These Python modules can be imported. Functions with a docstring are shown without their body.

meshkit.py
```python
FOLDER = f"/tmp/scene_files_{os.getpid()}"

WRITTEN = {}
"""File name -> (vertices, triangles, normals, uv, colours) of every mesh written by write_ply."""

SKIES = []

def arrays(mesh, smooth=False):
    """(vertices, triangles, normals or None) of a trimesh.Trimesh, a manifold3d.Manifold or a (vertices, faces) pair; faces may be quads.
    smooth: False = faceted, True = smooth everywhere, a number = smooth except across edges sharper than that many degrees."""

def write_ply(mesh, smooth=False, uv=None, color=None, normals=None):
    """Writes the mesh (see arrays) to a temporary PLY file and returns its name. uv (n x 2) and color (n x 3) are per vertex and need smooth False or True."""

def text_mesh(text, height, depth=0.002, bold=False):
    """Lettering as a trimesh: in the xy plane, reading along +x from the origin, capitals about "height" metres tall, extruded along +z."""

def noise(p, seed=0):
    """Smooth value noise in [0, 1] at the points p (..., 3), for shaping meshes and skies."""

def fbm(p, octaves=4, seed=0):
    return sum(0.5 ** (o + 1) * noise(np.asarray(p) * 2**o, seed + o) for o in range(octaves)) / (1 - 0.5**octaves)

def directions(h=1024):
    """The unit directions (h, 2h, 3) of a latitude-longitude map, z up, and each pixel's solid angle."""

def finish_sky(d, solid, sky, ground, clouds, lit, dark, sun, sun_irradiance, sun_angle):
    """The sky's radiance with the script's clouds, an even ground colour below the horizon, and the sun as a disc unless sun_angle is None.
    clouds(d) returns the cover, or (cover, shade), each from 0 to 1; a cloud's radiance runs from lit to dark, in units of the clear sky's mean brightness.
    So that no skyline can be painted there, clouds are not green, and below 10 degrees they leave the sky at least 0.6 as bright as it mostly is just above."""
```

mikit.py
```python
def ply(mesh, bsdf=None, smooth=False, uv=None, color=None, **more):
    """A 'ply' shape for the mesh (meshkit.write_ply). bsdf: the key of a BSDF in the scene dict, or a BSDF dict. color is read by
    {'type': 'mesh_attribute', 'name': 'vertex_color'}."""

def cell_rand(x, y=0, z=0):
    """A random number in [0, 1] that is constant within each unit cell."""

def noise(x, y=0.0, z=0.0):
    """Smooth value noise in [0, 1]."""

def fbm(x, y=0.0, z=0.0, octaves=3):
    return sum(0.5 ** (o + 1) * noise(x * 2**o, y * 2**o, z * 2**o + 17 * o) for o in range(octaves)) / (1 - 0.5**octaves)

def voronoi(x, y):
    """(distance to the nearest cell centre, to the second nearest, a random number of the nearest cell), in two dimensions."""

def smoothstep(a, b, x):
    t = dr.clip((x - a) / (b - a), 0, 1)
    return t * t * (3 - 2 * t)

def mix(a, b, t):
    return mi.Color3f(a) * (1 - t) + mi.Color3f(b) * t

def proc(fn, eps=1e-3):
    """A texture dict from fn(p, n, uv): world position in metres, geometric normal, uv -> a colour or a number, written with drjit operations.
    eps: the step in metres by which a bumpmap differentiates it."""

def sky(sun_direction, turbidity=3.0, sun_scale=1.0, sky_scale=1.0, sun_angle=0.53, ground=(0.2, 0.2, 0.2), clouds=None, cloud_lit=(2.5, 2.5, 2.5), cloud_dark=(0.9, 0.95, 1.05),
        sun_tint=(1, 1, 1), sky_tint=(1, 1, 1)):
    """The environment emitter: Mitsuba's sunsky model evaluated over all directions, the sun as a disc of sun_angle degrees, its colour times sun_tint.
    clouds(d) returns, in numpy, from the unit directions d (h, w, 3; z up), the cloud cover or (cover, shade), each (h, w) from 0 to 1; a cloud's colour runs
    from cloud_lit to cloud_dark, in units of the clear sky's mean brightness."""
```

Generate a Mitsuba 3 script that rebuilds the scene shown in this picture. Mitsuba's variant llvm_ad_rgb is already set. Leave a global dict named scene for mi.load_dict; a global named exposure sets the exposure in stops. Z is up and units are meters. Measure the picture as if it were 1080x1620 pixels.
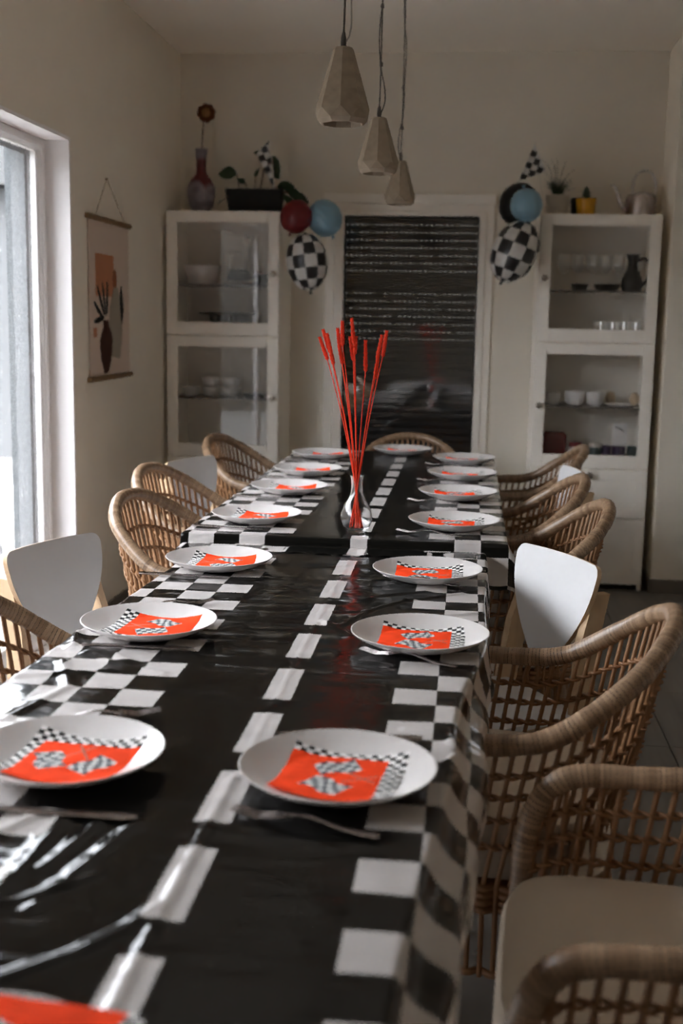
import math
import numpy as np, trimesh, mitsuba as mi, drjit as dr
import shapely.geometry as sg, shapely.affinity as sa
import mikit, meshkit
from mikit import ply, proc, noise, fbm, voronoi, cell_rand, smoothstep, mix

PI = math.pi
T = mi.ScalarTransform4f
scene, labels = {'type': 'scene'}, {}
rng = np.random.default_rng(7)

# ---------------------------------------------------------------- camera, sky, exposure
exposure = 5.5
_f, _pitch, _yaw, _roll, _hc = 1854.0, 0.1619, 0.1068, 0.0184, 1.37
_cy, _sy, _cp, _sp = math.cos(_yaw), math.sin(_yaw), math.cos(_pitch), math.sin(_pitch)
_fwd = np.array([-_sy * _cp, _cy * _cp, -_sp]); _right = np.array([_cy, _sy, 0.0]); _up = np.cross(_right, _fwd)
_up2 = -_right * math.sin(_roll) + _up * math.cos(_roll)
scene['camera'] = {'type': 'thinlens', 'fov': 2 * math.degrees(math.atan(540 / _f)), 'fov_axis': 'x', 'aperture_radius': 0.0062, 'focus_distance': 2.85, 'near_clip': 0.05, 'far_clip': 200.0,
                   'to_world': T().look_at(origin=[0, 0, _hc], target=[float(_fwd[0]), float(_fwd[1]), _hc + float(_fwd[2])], up=[float(x) for x in _up2])}
scene['sky'] = mikit.sky((-0.5, -0.3, 0.8), turbidity=6, sun_scale=0.0, sky_scale=1.0, ground=(0.2, 0.2, 0.2),
                         clouds=lambda d: (np.ones(d.shape[:2]), 0.6 * meshkit.fbm(d * 3.0, 3, 5)), cloud_lit=(2.4, 2.5, 2.65), cloud_dark=(1.7, 1.8, 1.95))


# ---------------------------------------------------------------- helpers
def lin(r, g, b):
    return [((c / 255 + 0.055) / 1.055) ** 2.4 if c > 10 else c / 255 / 12.92 for c in (r, g, b)]


def rgb(c):
    return {'type': 'rgb', 'value': [float(x) for x in c]}


def pbr(col, rough=0.5, spec=0.5, **k):
    return {'type': 'twosided', 'bsdf': {'type': 'principled', 'base_color': proc(col) if callable(col) else rgb(col), 'roughness': rough, 'specular': spec, **k}}


def mat(name, d):
    scene['material_' + name] = d
    return 'material_' + name


_names = {}


def uniq(base):
    n = _names.get(base, 0)
    _names[base] = n + 1
    return base if n == 0 else f'{base}_{n:03d}'


class Parts(list):
    def __init__(self):
        super().__init__()
        self.n = {}

    def add(self, name, mesh, bsdf, smooth=False, uv=None):
        head, _, tail = name.rpartition('__')
        k = self.n.get(name, 0)
        self.n[name] = k + 1
        full = name if k == 0 else f'{name}_{k:03d}'
        self.append((full, ply(mesh, bsdf, smooth, uv=uv)))
        return full


def put(base, parts, M=None, label=None, cat=None, group=None, kind=None):
    key = uniq(base)
    for name, d in parts:
        scene[f'{key}__{name}' if name else key] = {**d, 'to_world': M} if M is not None else d
    tag(key, label, cat, group, kind)
    return key


def tag(key, label=None, cat=None, group=None, kind=None):
    labels[key] = {k: v for k, v in dict(label=label, category=cat, group=group, kind=kind).items() if v}


def one(base, mesh, bsdf, smooth=False, uv=None, M=None, **k):
    return put(base, [('', ply(mesh, bsdf, smooth, uv=uv))], M, **k)


def at(x, y, z=0.0, deg=0.0):
    return T().translate([x, y, z]).rotate([0, 0, 1], deg)


def join(*ms):
    return trimesh.util.concatenate([m if isinstance(m, trimesh.Trimesh) else tm(*m) for m in ms])


def tm(v, f):
    f = np.asarray(f, int)
    if f.shape[1] == 4:
        f = np.vstack([f[:, [0, 1, 2]], f[:, [0, 2, 3]]])
    return trimesh.Trimesh(np.asarray(v, float), f, process=False)


def box(x0, x1, y0, y1, z0, z1, b=0.0):
    x0, x1 = sorted((x0, x1)); y0, y1 = sorted((y0, y1)); z0, z1 = sorted((z0, z1))
    if b <= 0:
        m = trimesh.creation.box(extents=(x1 - x0, y1 - y0, z1 - z0))
        m.apply_translation(((x0 + x1) / 2, (y0 + y1) / 2, (z0 + z1) / 2))
        return m
    pts = []
    for sx in (0, 1):
        for sy in (0, 1):
            for sz in (0, 1):
                c = np.array([(x0, x1)[sx], (y0, y1)[sy], (z0, z1)[sz]])
                d = np.array([b * (1 - 2 * sx), b * (1 - 2 * sy), b * (1 - 2 * sz)])
                for k in range(3):
                    e = d.copy(); e[k] = 0
                    pts.append(c + e)
    return trimesh.Trimesh(pts, process=False).convex_hull


def grid_faces(n, m, closed=False):
    i, j = np.meshgrid(np.arange(n - 1), np.arange(m if closed else m - 1), indexing='ij')
    j2 = (j + 1) % m
    return np.stack([i * m + j, i * m + j2, (i + 1) * m + j2, (i + 1) * m + j], -1).reshape(-1, 4)


def lathe(prof, n=40, uvs=False):
    p = np.asarray(prof, float)
    a = np.arange(n) * 2 * PI / n
    v = np.stack([p[:, None, 0] * np.cos(a), p[:, None, 0] * np.sin(a), np.repeat(p[:, None, 1], n, 1)], -1).reshape(-1, 3)
    return tm(v, grid_faces(len(p), n, True))


def spline(pts, n=60, closed=False):
    from scipy.interpolate import CubicSpline
    p = np.asarray(pts, float)
    if closed:
        p = np.vstack([p, p[:1]])
    d = np.r_[0, np.cumsum(np.sqrt(np.linalg.norm(np.diff(p, axis=0), axis=1)))]
    c = CubicSpline(d, p, bc_type='periodic' if closed else 'natural')
    q = c(np.linspace(0, d[-1], 12 * n))
    s = np.r_[0, np.cumsum(np.linalg.norm(np.diff(q, axis=0), axis=1))]
    t = np.linspace(0, s[-1], n + 1)[:-1] if closed else np.linspace(0, s[-1], n)
    return np.stack([np.interp(t, s, q[:, k]) for k in range(q.shape[1])], 1)


def tube(path, r, sides=8, closed=False, caps=True, want_uv=False):
    p = np.asarray(path, float)
    n = len(p)
    r = np.broadcast_to(np.asarray(r, float), (n,))
    if closed:
        t = np.roll(p, -1, 0) - np.roll(p, 1, 0)
    else:
        t = np.gradient(p, axis=0)
    t /= np.linalg.norm(t, axis=1, keepdims=True) + 1e-12
    nn = np.cross(t[0], [0, 0, 1.0]) if abs(t[0][2]) < 0.9 else np.cross(t[0], [1.0, 0, 0])
    N = np.empty_like(p)
    for i in range(n):
        nn = nn - t[i] * np.dot(nn, t[i])
        nn /= np.linalg.norm(nn)
        N[i] = nn
    B = np.cross(t, N)
    a = np.arange(sides) * 2 * PI / sides
    v = (p[:, None] + r[:, None, None] * (N[:, None] * np.cos(a)[None, :, None] + B[:, None] * np.sin(a)[None, :, None])).reshape(-1, 3)
    f = grid_faces(n, sides, True)
    s = np.r_[0, np.cumsum(np.linalg.norm(np.diff(p, axis=0), axis=1))]
    uv = np.stack([np.repeat(s, sides), np.tile(a / (2 * PI), n)], 1)
    if closed:
        last = np.stack([(n - 1) * sides + np.arange(sides), (n - 1) * sides + (np.arange(sides) + 1) % sides, (np.arange(sides) + 1) % sides, np.arange(sides)], 1)
        f = np.vstack([f, last])
    f = np.vstack([f[:, [0, 1, 2]], f[:, [0, 2, 3]]])
    if caps and not closed:
        k = len(v)
        v = np.vstack([v, p[:1], p[-1:]])
        uv = np.vstack([uv, uv[:1], uv[-1:]])
        j = np.arange(sides); j2 = (j + 1) % sides
        f = np.vstack([f, np.stack([np.full(sides, k), j2, j], 1), np.stack([np.full(sides, k + 1), (n - 1) * sides + j, (n - 1) * sides + j2], 1)])
    m = trimesh.Trimesh(v, f, process=False)
    return (m, uv) if want_uv else m


def loft(rings):
    """closed rings (n, k, 3) joined, ends capped with fans"""
    R = np.asarray(rings, float)
    n, k = R.shape[:2]
    v = np.vstack([R.reshape(-1, 3), R[0].mean(0)[None], R[-1].mean(0)[None]])
    f = grid_faces(n, k, True)
    f = np.vstack([f[:, [0, 1, 2]], f[:, [0, 2, 3]]])
    j = np.arange(k); j2 = (j + 1) % k
    f = np.vstack([f, np.stack([np.full(k, n * k), j2, j], 1), np.stack([np.full(k, n * k + 1), (n - 1) * k + j, (n - 1) * k + j2], 1)])
    return trimesh.Trimesh(v, f, process=False)


def strip(pts, w, th):
    """flat bar: centre line pts (n,3) mostly along x, width along y, thickness along z"""
    p = np.asarray(pts, float); n = len(p)
    w = np.broadcast_to(np.asarray(w, float), (n,)); th = np.broadcast_to(np.asarray(th, float), (n,))
    rings = []
    for i in range(n):
        a, b = w[i] / 2, th[i] / 2
        rings.append([p[i] + [0, y, z] for y, z in ((-a, -b * .3), (-a * .7, -b), (a * .7, -b), (a, -b * .3), (a, b * .3), (a * .7, b), (-a * .7, b), (-a, b * .3))])
    return loft(rings)


def prism(poly, z0, z1):
    m = trimesh.creation.extrude_polygon(poly, z1 - z0, engine='earcut')
    m.apply_translation((0, 0, z0))
    return m


def moved(m, x=0, y=0, z=0, rz=0, ry=0, rx=0, s=1.0):
    m = m.copy()
    if s != 1.0:
        m.apply_scale(s)
    for ang, ax in ((rx, [1, 0, 0]), (ry, [0, 1, 0]), (rz, [0, 0, 1])):
        if ang:
            m.apply_transform(trimesh.transformations.rotation_matrix(math.radians(ang), ax))
    m.apply_translation((x, y, z))
    return m


def ellipsoid(a, b, c, sub=3):
    m = trimesh.creation.icosphere(subdivisions=sub)
    m.apply_scale((a, b, c))
    return m


# ---------------------------------------------------------------- materials
def wall_fn(p, n, uv):
    k = 0.97 + 0.05 * fbm(p.x * 9 + p.y * 3, p.y * 9, p.z * 9, 3)
    return mi.Color3f(0.73, 0.675, 0.585) * k


def tile_fn(p, n, uv):
    g = fbm(p.x * 26, p.y * 1.7, 0.5, 4)
    c = cell_rand(dr.floor((p.x - 0.097) / 0.6), dr.floor((p.y - 2.595) / 0.6), 3)
    return mi.Color3f(0.165, 0.152, 0.138) * (0.75 + 0.4 * g + 0.12 * c)


def birch_fn(p, n, uv):
    g = fbm(p.x * 60, p.y * 60, p.z * 5, 3)
    return mix((0.60, 0.43, 0.27), (0.47, 0.31, 0.18), g)


def rattan_fn(p, n, uv):
    g = fbm(p.x * 90, p.y * 90, p.z * 25, 2)
    h = noise(p.x * 11, p.y * 11, p.z * 11)
    return mix((0.33, 0.175, 0.080), (0.17, 0.074, 0.028), 0.65 * g + 0.35 * h)


def wrap_fn(p, n, uv):
    q = (uv.x + 0.004 * noise(uv.x * 60, uv.y * 3, 4.0)) / 0.0085
    c = cell_rand(dr.floor(q), 2, 7)
    g = noise(uv.x * 420, uv.y * 9, 1)
    seam = q - dr.floor(q)
    edge = dr.select(seam < 0.04 + 0.16 * cell_rand(dr.floor(q), 5, 1), 0.30, 1.0)
    return mix((0.36, 0.24, 0.148), (0.165, 0.092, 0.048), 0.7 * c + 0.3 * g) * edge


def concrete_fn(p, n, uv):
    g = fbm(p.x * 55, p.y * 55, p.z * 55, 4)
    return mix((0.34, 0.275, 0.205), (0.22, 0.175, 0.128), g)


PITCH, COL, GAP = 0.0818, 0.0725, 0.192


def cloth_fn(leftpar):
    def f(p, n, uv):
        u, v = uv.x, uv.y
        a = dr.abs(u)
        par = dr.floor(v / PITCH) + dr.floor((a - GAP) / COL) + dr.select(u < 0, float(leftpar), 0.0)
        white = (par - 2 * dr.floor(par * 0.5)) < 0.5
        q = v / (3 * PITCH)
        q = q - dr.floor(q)
        dash = (a < 0.0235) & (q > 0.29)
        on = dr.select(a > GAP, white, dash)
        g = 0.93 + 0.12 * noise(u * 30, v * 30)
        return dr.select(on, mi.Color3f(0.52, 0.487, 0.472) * g, mi.Color3f(0.0042, 0.0042, 0.0037))
    return f


def cloth_bump(p, n, uv):
    u, v = uv.x, uv.y
    warp = 0.02 * noise(u * 7, v * 7)
    long = fbm((u + warp) * 5, (v + warp) * 85, 0.3, 3)
    mid = noise(u * 16 + 3, v * 38)
    patch = smoothstep(0.35, 0.75, noise(u * 4 + 9, v * 5))
    return 0.0011 * long * (0.3 + patch) + 0.0009 * mid * patch


def napkin_fn(p, n, uv):
    u, v = uv.x, uv.y
    N = 18.0
    cu, cv = dr.floor(u * N), dr.floor(v * N)
    border = (cu >= N - 3) | (cv >= N - 2)
    par = cu + cv
    chk = (par - 2 * dr.floor(par * 0.5)) < 0.5
    g = 0.9 + 0.2 * noise(u * 9, v * 9)
    col = mi.Color3f(0.86, 0.058, 0.012) * g
    pole = mi.Bool(False)
    for s, cx, cy in ((1.0, 0.44, 0.665), (-1.0, 0.42, 0.27)):
        du, dv = u - cx, v - cy
        ca, sa = math.cos(0.5), s * math.sin(0.5)
        a, b = du * ca + dv * sa, -du * sa + dv * ca
        b = b + 0.02 * dr.sin(a * 22)
        inside = (dr.abs(a) < 0.185) & (dr.abs(b) < 0.118)
        q = dr.floor((a + 1) * 17) + dr.floor((b + 1) * 17)
        light = (q - 2 * dr.floor(q * 0.5)) < 0.5
        col = dr.select(inside, dr.select(light, mi.Color3f(0.60, 0.60, 0.58), mi.Color3f(0.045, 0.055, 0.07)), col)
        # pole from the flag's inner corner towards the crossing
        x0, y0, x1, y1 = cx + 0.10, cy - s * 0.09, 0.80, 0.47 - s * 0.075
        L = math.hypot(x1 - x0, y1 - y0)
        tx, ty = (x1 - x0) / L, (y1 - y0) / L
        al = (u - x0) * tx + (v - y0) * ty
        pe = dr.abs(-(u - x0) * ty + (v - y0) * tx)
        pole = pole | ((al > 0) & (al < L) & (pe < 0.009))
    col = dr.select(pole, mi.Color3f(0.30, 0.16, 0.12), col)
    return dr.select(border, dr.select(chk, mi.Color3f(0.78, 0.76, 0.74), mi.Color3f(0.012, 0.012, 0.012)), col)


def check_fn(p, n, uv):
    q = dr.floor(uv.x) + dr.floor(uv.y)
    return dr.select((q - 2 * dr.floor(q * 0.5)) < 0.5, mi.Color3f(0.55, 0.53, 0.51), mi.Color3f(0.012, 0.012, 0.012))


def glaze_fn(p, n, uv):
    x, z = p.x * 30, p.z
    g = fbm(p.x * 40, p.y * 40, p.z * 30, 3)
    a = noise(p.x * 25 + p.y * 25, 3.0, 1.0)
    red = smoothstep(2.045, 2.085, z + 0.055 * (a - 0.5)) * (1 - smoothstep(2.20, 2.225, z + 0.02 * g))
    return mix(mix((0.12, 0.10, 0.12), (0.27, 0.24, 0.26), g), (0.115, 0.018, 0.018), red)


def stucco_fn(p, n, uv):
    return mi.Color3f(0.16, 0.17, 0.175) * (0.72 + 0.55 * noise(p.x * 260, p.y * 260, p.z * 170))


def render_fn(p, n, uv):
    g = fbm(p.x * 1.2 + p.y * 1.2, 0.0, p.z * 0.5, 3)
    return mi.Color3f(0.17, 0.172, 0.176) * (0.8 + 0.4 * g)


M_WALL = mat('wall_paint', pbr(wall_fn, 0.9, 0.2))
M_CEIL = mat('ceiling_paint', pbr((0.73, 0.675, 0.59), 0.95, 0.1))
M_TILE = mat('floor_tile_material', pbr(tile_fn, 0.45, 0.35))
M_GROUT = mat('grout_material', pbr((0.06, 0.055, 0.05), 0.9, 0.1))
M_WHITE = mat('white_lacquer', pbr((0.83, 0.785, 0.715), 0.38, 0.4))
M_PVC = mat('white_frame_plastic', pbr((0.80, 0.775, 0.77), 0.35, 0.4))
M_REVEAL = mat('white_reveal_paint', pbr((0.78, 0.755, 0.75), 0.7, 0.3))
M_BACK = mat('cabinet_back_panel', pbr((0.72, 0.67, 0.60), 0.6, 0.3))
M_BIRCH = mat('birch_wood', pbr(birch_fn, 0.5, 0.35))
M_WCHAIR = mat('white_chair_lacquer', pbr((0.60, 0.595, 0.595), 0.42, 0.35))
M_RATTAN = mat('rattan_cane', pbr(rattan_fn, 0.5, 0.4))
M_WRAP = mat('rattan_wrapping', pbr(wrap_fn, 0.38, 0.6))
M_CUSHION = mat('cushion_fabric', pbr((0.64, 0.56, 0.47), 0.95, 0.1))
M_CONCRETE = mat('concrete_lamp', pbr(concrete_fn, 0.9, 0.2))
M_STEEL = mat('brushed_steel', {'type': 'twosided', 'bsdf': {'type': 'roughconductor', 'material': 'Cr', 'alpha': 0.13, 'specular_reflectance': rgb((0.8, 0.76, 0.70))}})
M_BRASS = mat('knob_metal', pbr((0.32, 0.28, 0.23), 0.35, 0.5, metallic=0.9))
M_CORD = mat('lamp_cord', pbr((0.075, 0.065, 0.055), 0.7, 0.3))
M_CORDL = mat('lamp_cord_clear', pbr((0.33, 0.30, 0.26), 0.5, 0.4))
M_PLATE = mat('white_porcelain', pbr((0.60, 0.575, 0.56), 0.2, 0.5))
M_NAPKIN = mat('napkin_paper', pbr(napkin_fn, 0.9, 0.1))
for _k, _par in (('near', 1), ('far', 0)):
    scene['material_tablecloth_' + _k] = {'type': 'twosided', 'bsdf': {'type': 'bumpmap', 'arbitrary': proc(cloth_bump, 1.5e-3), 'scale': 1.0,
        'bsdf': {'type': 'principled', 'base_color': proc(cloth_fn(_par)), 'roughness': 0.075, 'specular': 0.27}}}
M_CHECK = mat('checkered_foil', pbr(check_fn, 0.35, 0.5))
M_RED = mat('red_dyed_wheat', pbr((0.66, 0.040, 0.013), 0.7, 0.2))
M_GLASS = mat('clear_glass', {'type': 'dielectric', 'int_ior': 1.5})
M_PANE = mat('window_pane', {'type': 'thindielectric', 'int_ior': 1.52})
M_SHUT = mat('shutter_slat_paint', pbr((0.013, 0.013, 0.012), 0.5, 0.2))
M_BLACK = mat('black_plastic', pbr((0.008, 0.008, 0.008), 0.45, 0.25))
M_BLUE = mat('blue_latex', pbr((0.19, 0.33, 0.42), 0.35, 0.5))
M_REDB = mat('red_latex', pbr((0.125, 0.010, 0.012), 0.4, 0.4))
M_LEAF = mat('green_leaf', pbr((0.030, 0.050, 0.025), 0.5, 0.4))
M_SOIL = mat('dark_planter', pbr((0.014, 0.014, 0.014), 0.7, 0.3))
M_YEL = mat('yellow_glazed_pot', pbr((0.55, 0.27, 0.012), 0.35, 0.5))
M_CREAM = mat('cream_pot', pbr((0.50, 0.46, 0.40), 0.6, 0.3))
M_GLAZE = mat('flame_glaze', pbr(glaze_fn, 0.3, 0.5))
M_BROWN = mat('dry_flower', pbr((0.10, 0.035, 0.016), 0.9, 0.1))
M_TAN = mat('dry_flower_heart', pbr((0.24, 0.13, 0.055), 0.9, 0.1))
M_PAPER = mat('poster_paper', pbr((0.56, 0.455, 0.385), 0.9, 0.1))
M_HANGER = mat('poster_wood', pbr((0.17, 0.105, 0.05), 0.6, 0.3))
M_PEACH = mat('poster_ink_peach', pbr((0.42, 0.185, 0.10), 0.9, 0.1))
M_RUST = mat('poster_ink_rust', pbr((0.25, 0.085, 0.04), 0.9, 0.1))
M_INK = mat('poster_ink_dark', pbr((0.022, 0.022, 0.02), 0.9, 0.1))
M_MAROON = mat('poster_ink_maroon', pbr((0.055, 0.026, 0.02), 0.9, 0.1))
M_GREYINK = mat('poster_ink_grey', pbr((0.30, 0.265, 0.215), 0.9, 0.1))
M_TEAL = mat('dark_teal_glaze', pbr((0.02, 0.035, 0.033), 0.4, 0.4))
M_STUCCO = mat('grey_stucco', pbr(stucco_fn, 0.95, 0.1))
M_RENDER = mat('house_render', pbr(render_fn, 0.95, 0.1))
M_BLOCKER = mat('sky_blocker_dark', pbr((0.13, 0.122, 0.11), 0.8, 0.2))  # dark colour shared by the two added sky blockers outside
M_TERR = mat('terrace_concrete', pbr((0.23, 0.228, 0.222), 0.9, 0.1))
M_GRAYF = mat('pale_grey_timber', pbr((0.62, 0.60, 0.57), 0.6, 0.3))
M_CANDLE = mat('candle_wax', pbr((0.62, 0.57, 0.50), 0.6, 0.3))
M_DRED = mat('dark_red_lacquer', pbr((0.10, 0.012, 0.010), 0.4, 0.4))
M_PURP = mat('dark_purple_glass', pbr((0.03, 0.018, 0.045), 0.3, 0.5))
M_EGG = mat('beige_ceramic', pbr((0.46, 0.34, 0.22), 0.6, 0.3))

# ---------------------------------------------------------------- room
XL, XR, YB, YF, ZC = -1.624, 2.4, 6.53, -2.2, 2.78
WY0, WY1, WZ1 = 0.80, 4.70, 2.07          # window opening in the left wall
LW = XL - 0.262
one('wall_left', join(box(LW, XL, YF - .3, WY0, -.1, ZC), box(LW, XL, WY1, YB + .3, -.1, ZC), box(LW, XL, WY0, WY1, WZ1, ZC)), M_WALL, kind='structure', label='warm white plaster wall with the tall window')
DX0, DX1, DZ1 = -0.815, 0.100, 2.03       # terrace door opening in the back wall
one('wall_back', join(box(XL, DX0, YB, YB + .3, -.1, ZC), box(DX1, 0.97, YB, YB + .3, -.1, ZC), box(DX0, DX1, YB, YB + .3, DZ1, ZC)), M_WALL, kind='structure', label='back wall behind the cabinets')
one('wall_right', join(box(0.97, XR, 6.115, YB + .3, -.1, ZC, .004), box(XR, XR + .2, YF, 6.2, -.1, ZC)), M_WALL, kind='structure', label='right wall with the projecting corner')
one('wall_front', box(LW, XR + .2, YF - .3, YF, -.1, ZC), M_WALL, kind='structure')
one('ceiling', box(LW, XR + .2, YF - .3, YB + .3, ZC, ZC + .2), M_CEIL, kind='structure', label='plain ceiling')
fl = Parts()
fl.add('grout_bed', box(LW, XR + .2, YF - .3, YB + .3, -.12, -.004), M_GROUT)
_tile = ply(box(0, .597, 0, .597, -.006, 0, .0012), M_TILE)
for i in range(-3, 4):
    for j in range(-8, 7):
        x, y = 0.097 + .6 * i + .0015, 2.595 + .6 * j + .0015
        if x + .6 < XL or x > XR or y > YB or y < YF - .3:
            continue
        if x < XL:
            fl.add('tile', box(XL, x + .597, y, min(y + .597, YB), -.006, 0, .0012), M_TILE)
        elif y + .6 > YB or x + .6 > XR:
            fl.add('tile', box(x, min(x + .597, XR), y, min(y + .597, YB), -.006, 0, .0012), M_TILE)
        else:
            k = fl.n.get('tile', 0); fl.n['tile'] = k + 1
            fl.append((f'tile_{k:03d}' if k else 'tile', {**_tile, 'to_world': at(x, y)}))
put('floor', fl, kind='structure', label='grey brown ceramic tile floor')
M_BASE = mat('baseboard_tile', pbr((0.15, 0.13, 0.11), 0.6, 0.3))
one('baseboard_left', join(box(XL, XL + .012, WY1, YB, 0, .07, .002), box(XL, XL + .012, YF, WY0, 0, .07, .002)), M_BASE, kind='structure')
one('baseboard_right', join(box(0.958, 0.97, 6.11, YB, 0, .07, .002), box(0.97, XR, 6.103, 6.115, 0, .07, .002)), M_BASE, kind='structure')

# window in the left wall: lining, frame, two sashes, panes
w = Parts()
for nm, a, b, m_ in (('lining', XL - .115, XL + .004, M_REVEAL), ('outer_reveal', LW - .004, XL - .115, M_STUCCO)):
    w.add(nm, join(box(a, b, WY1 - .012, WY1 + .002, 0, WZ1), box(a, b, WY0 - .002, WY0 + .012, 0, WZ1), box(a, b, WY0, WY1, WZ1 - .012, WZ1 + .002), box(a, min(b, XL), WY0, WY1, -.01, .012)), m_)
FX0, FX1 = XL - .130, XL - .095            # frame depth
y0, y1, z0, z1 = WY0 + .012, WY1 - .012, .012, WZ1 - .012
w.add('frame', join(box(FX0, FX1, y0, y0 + .05, z0, z1, .006), box(FX0, FX1, y1 - .05, y1, z0, z1, .004), box(FX0, FX1, y0, y1, z1 - .030, z1, .004), box(FX0, FX1, y0, y1, z0, z0 + .05, .006)), M_PVC)
PY = (y0 + .045, 2.75, y1 - .045)
for q in PY[1:2]:
    w.add('mullion', box(FX0, FX1, q - .035, q + .035, z0, z1, .006), M_PVC)
for a, b in zip(PY[:-1], PY[1:]):
    w.add('sash', join(*[box(FX0 + .006, FX1 + .012 - k * .007, *q, .004) for k in (0, 1, 2) for q in
        ((a + k * .014, a + .022 + k * .014, z0 + .045, z1 - .02), (b - .022 - k * .014, b - k * .014, z0 + .045, z1 - .02), (a + .01, b - .01, z1 - .040 - k * .007, z1 - .025 - k * .007), (a + .01, b - .01, z0 + .045, z0 + .11))]), M_PVC)
    w.add('pane', tm([[FX0 + .012, a + .03, z0 + .1], [FX0 + .012, b - .03, z0 + .1], [FX0 + .012, b - .03, z1 - .04], [FX0 + .012, a + .03, z1 - .04]], [[0, 1, 2, 3]]), M_PANE)
drops = []
for k in range(260):
    yy, zz = 3.75 + .82 * rng.random(), .35 + 1.45 * rng.random() ** 1.3
    r = .0012 + .0022 * rng.random()
    d = trimesh.creation.icosphere(subdivisions=0); d.apply_scale((r * .5, r, r * (1 + 2.5 * (rng.random() < .25)))); d.apply_translation((FX0 + .0108, yy, zz)); drops.append(d)
w.append(('rain_drop', ply(join(*drops), M_GLASS)))
w.add('shutter_guide', join(box(FX0 - .014, FX0 - .002, y1 - .10, y1, z0, z1), box(FX0 - .05, FX0 - .002, y0, y1, z1 - .055, z1)), M_SHUT)
put('window_1', w, kind='structure', label='tall white framed window with rain drops on the glass')
labels['window_1__rain_drop'] = {'kind': 'stuff', 'label': 'rain drops on the glass'}

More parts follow.
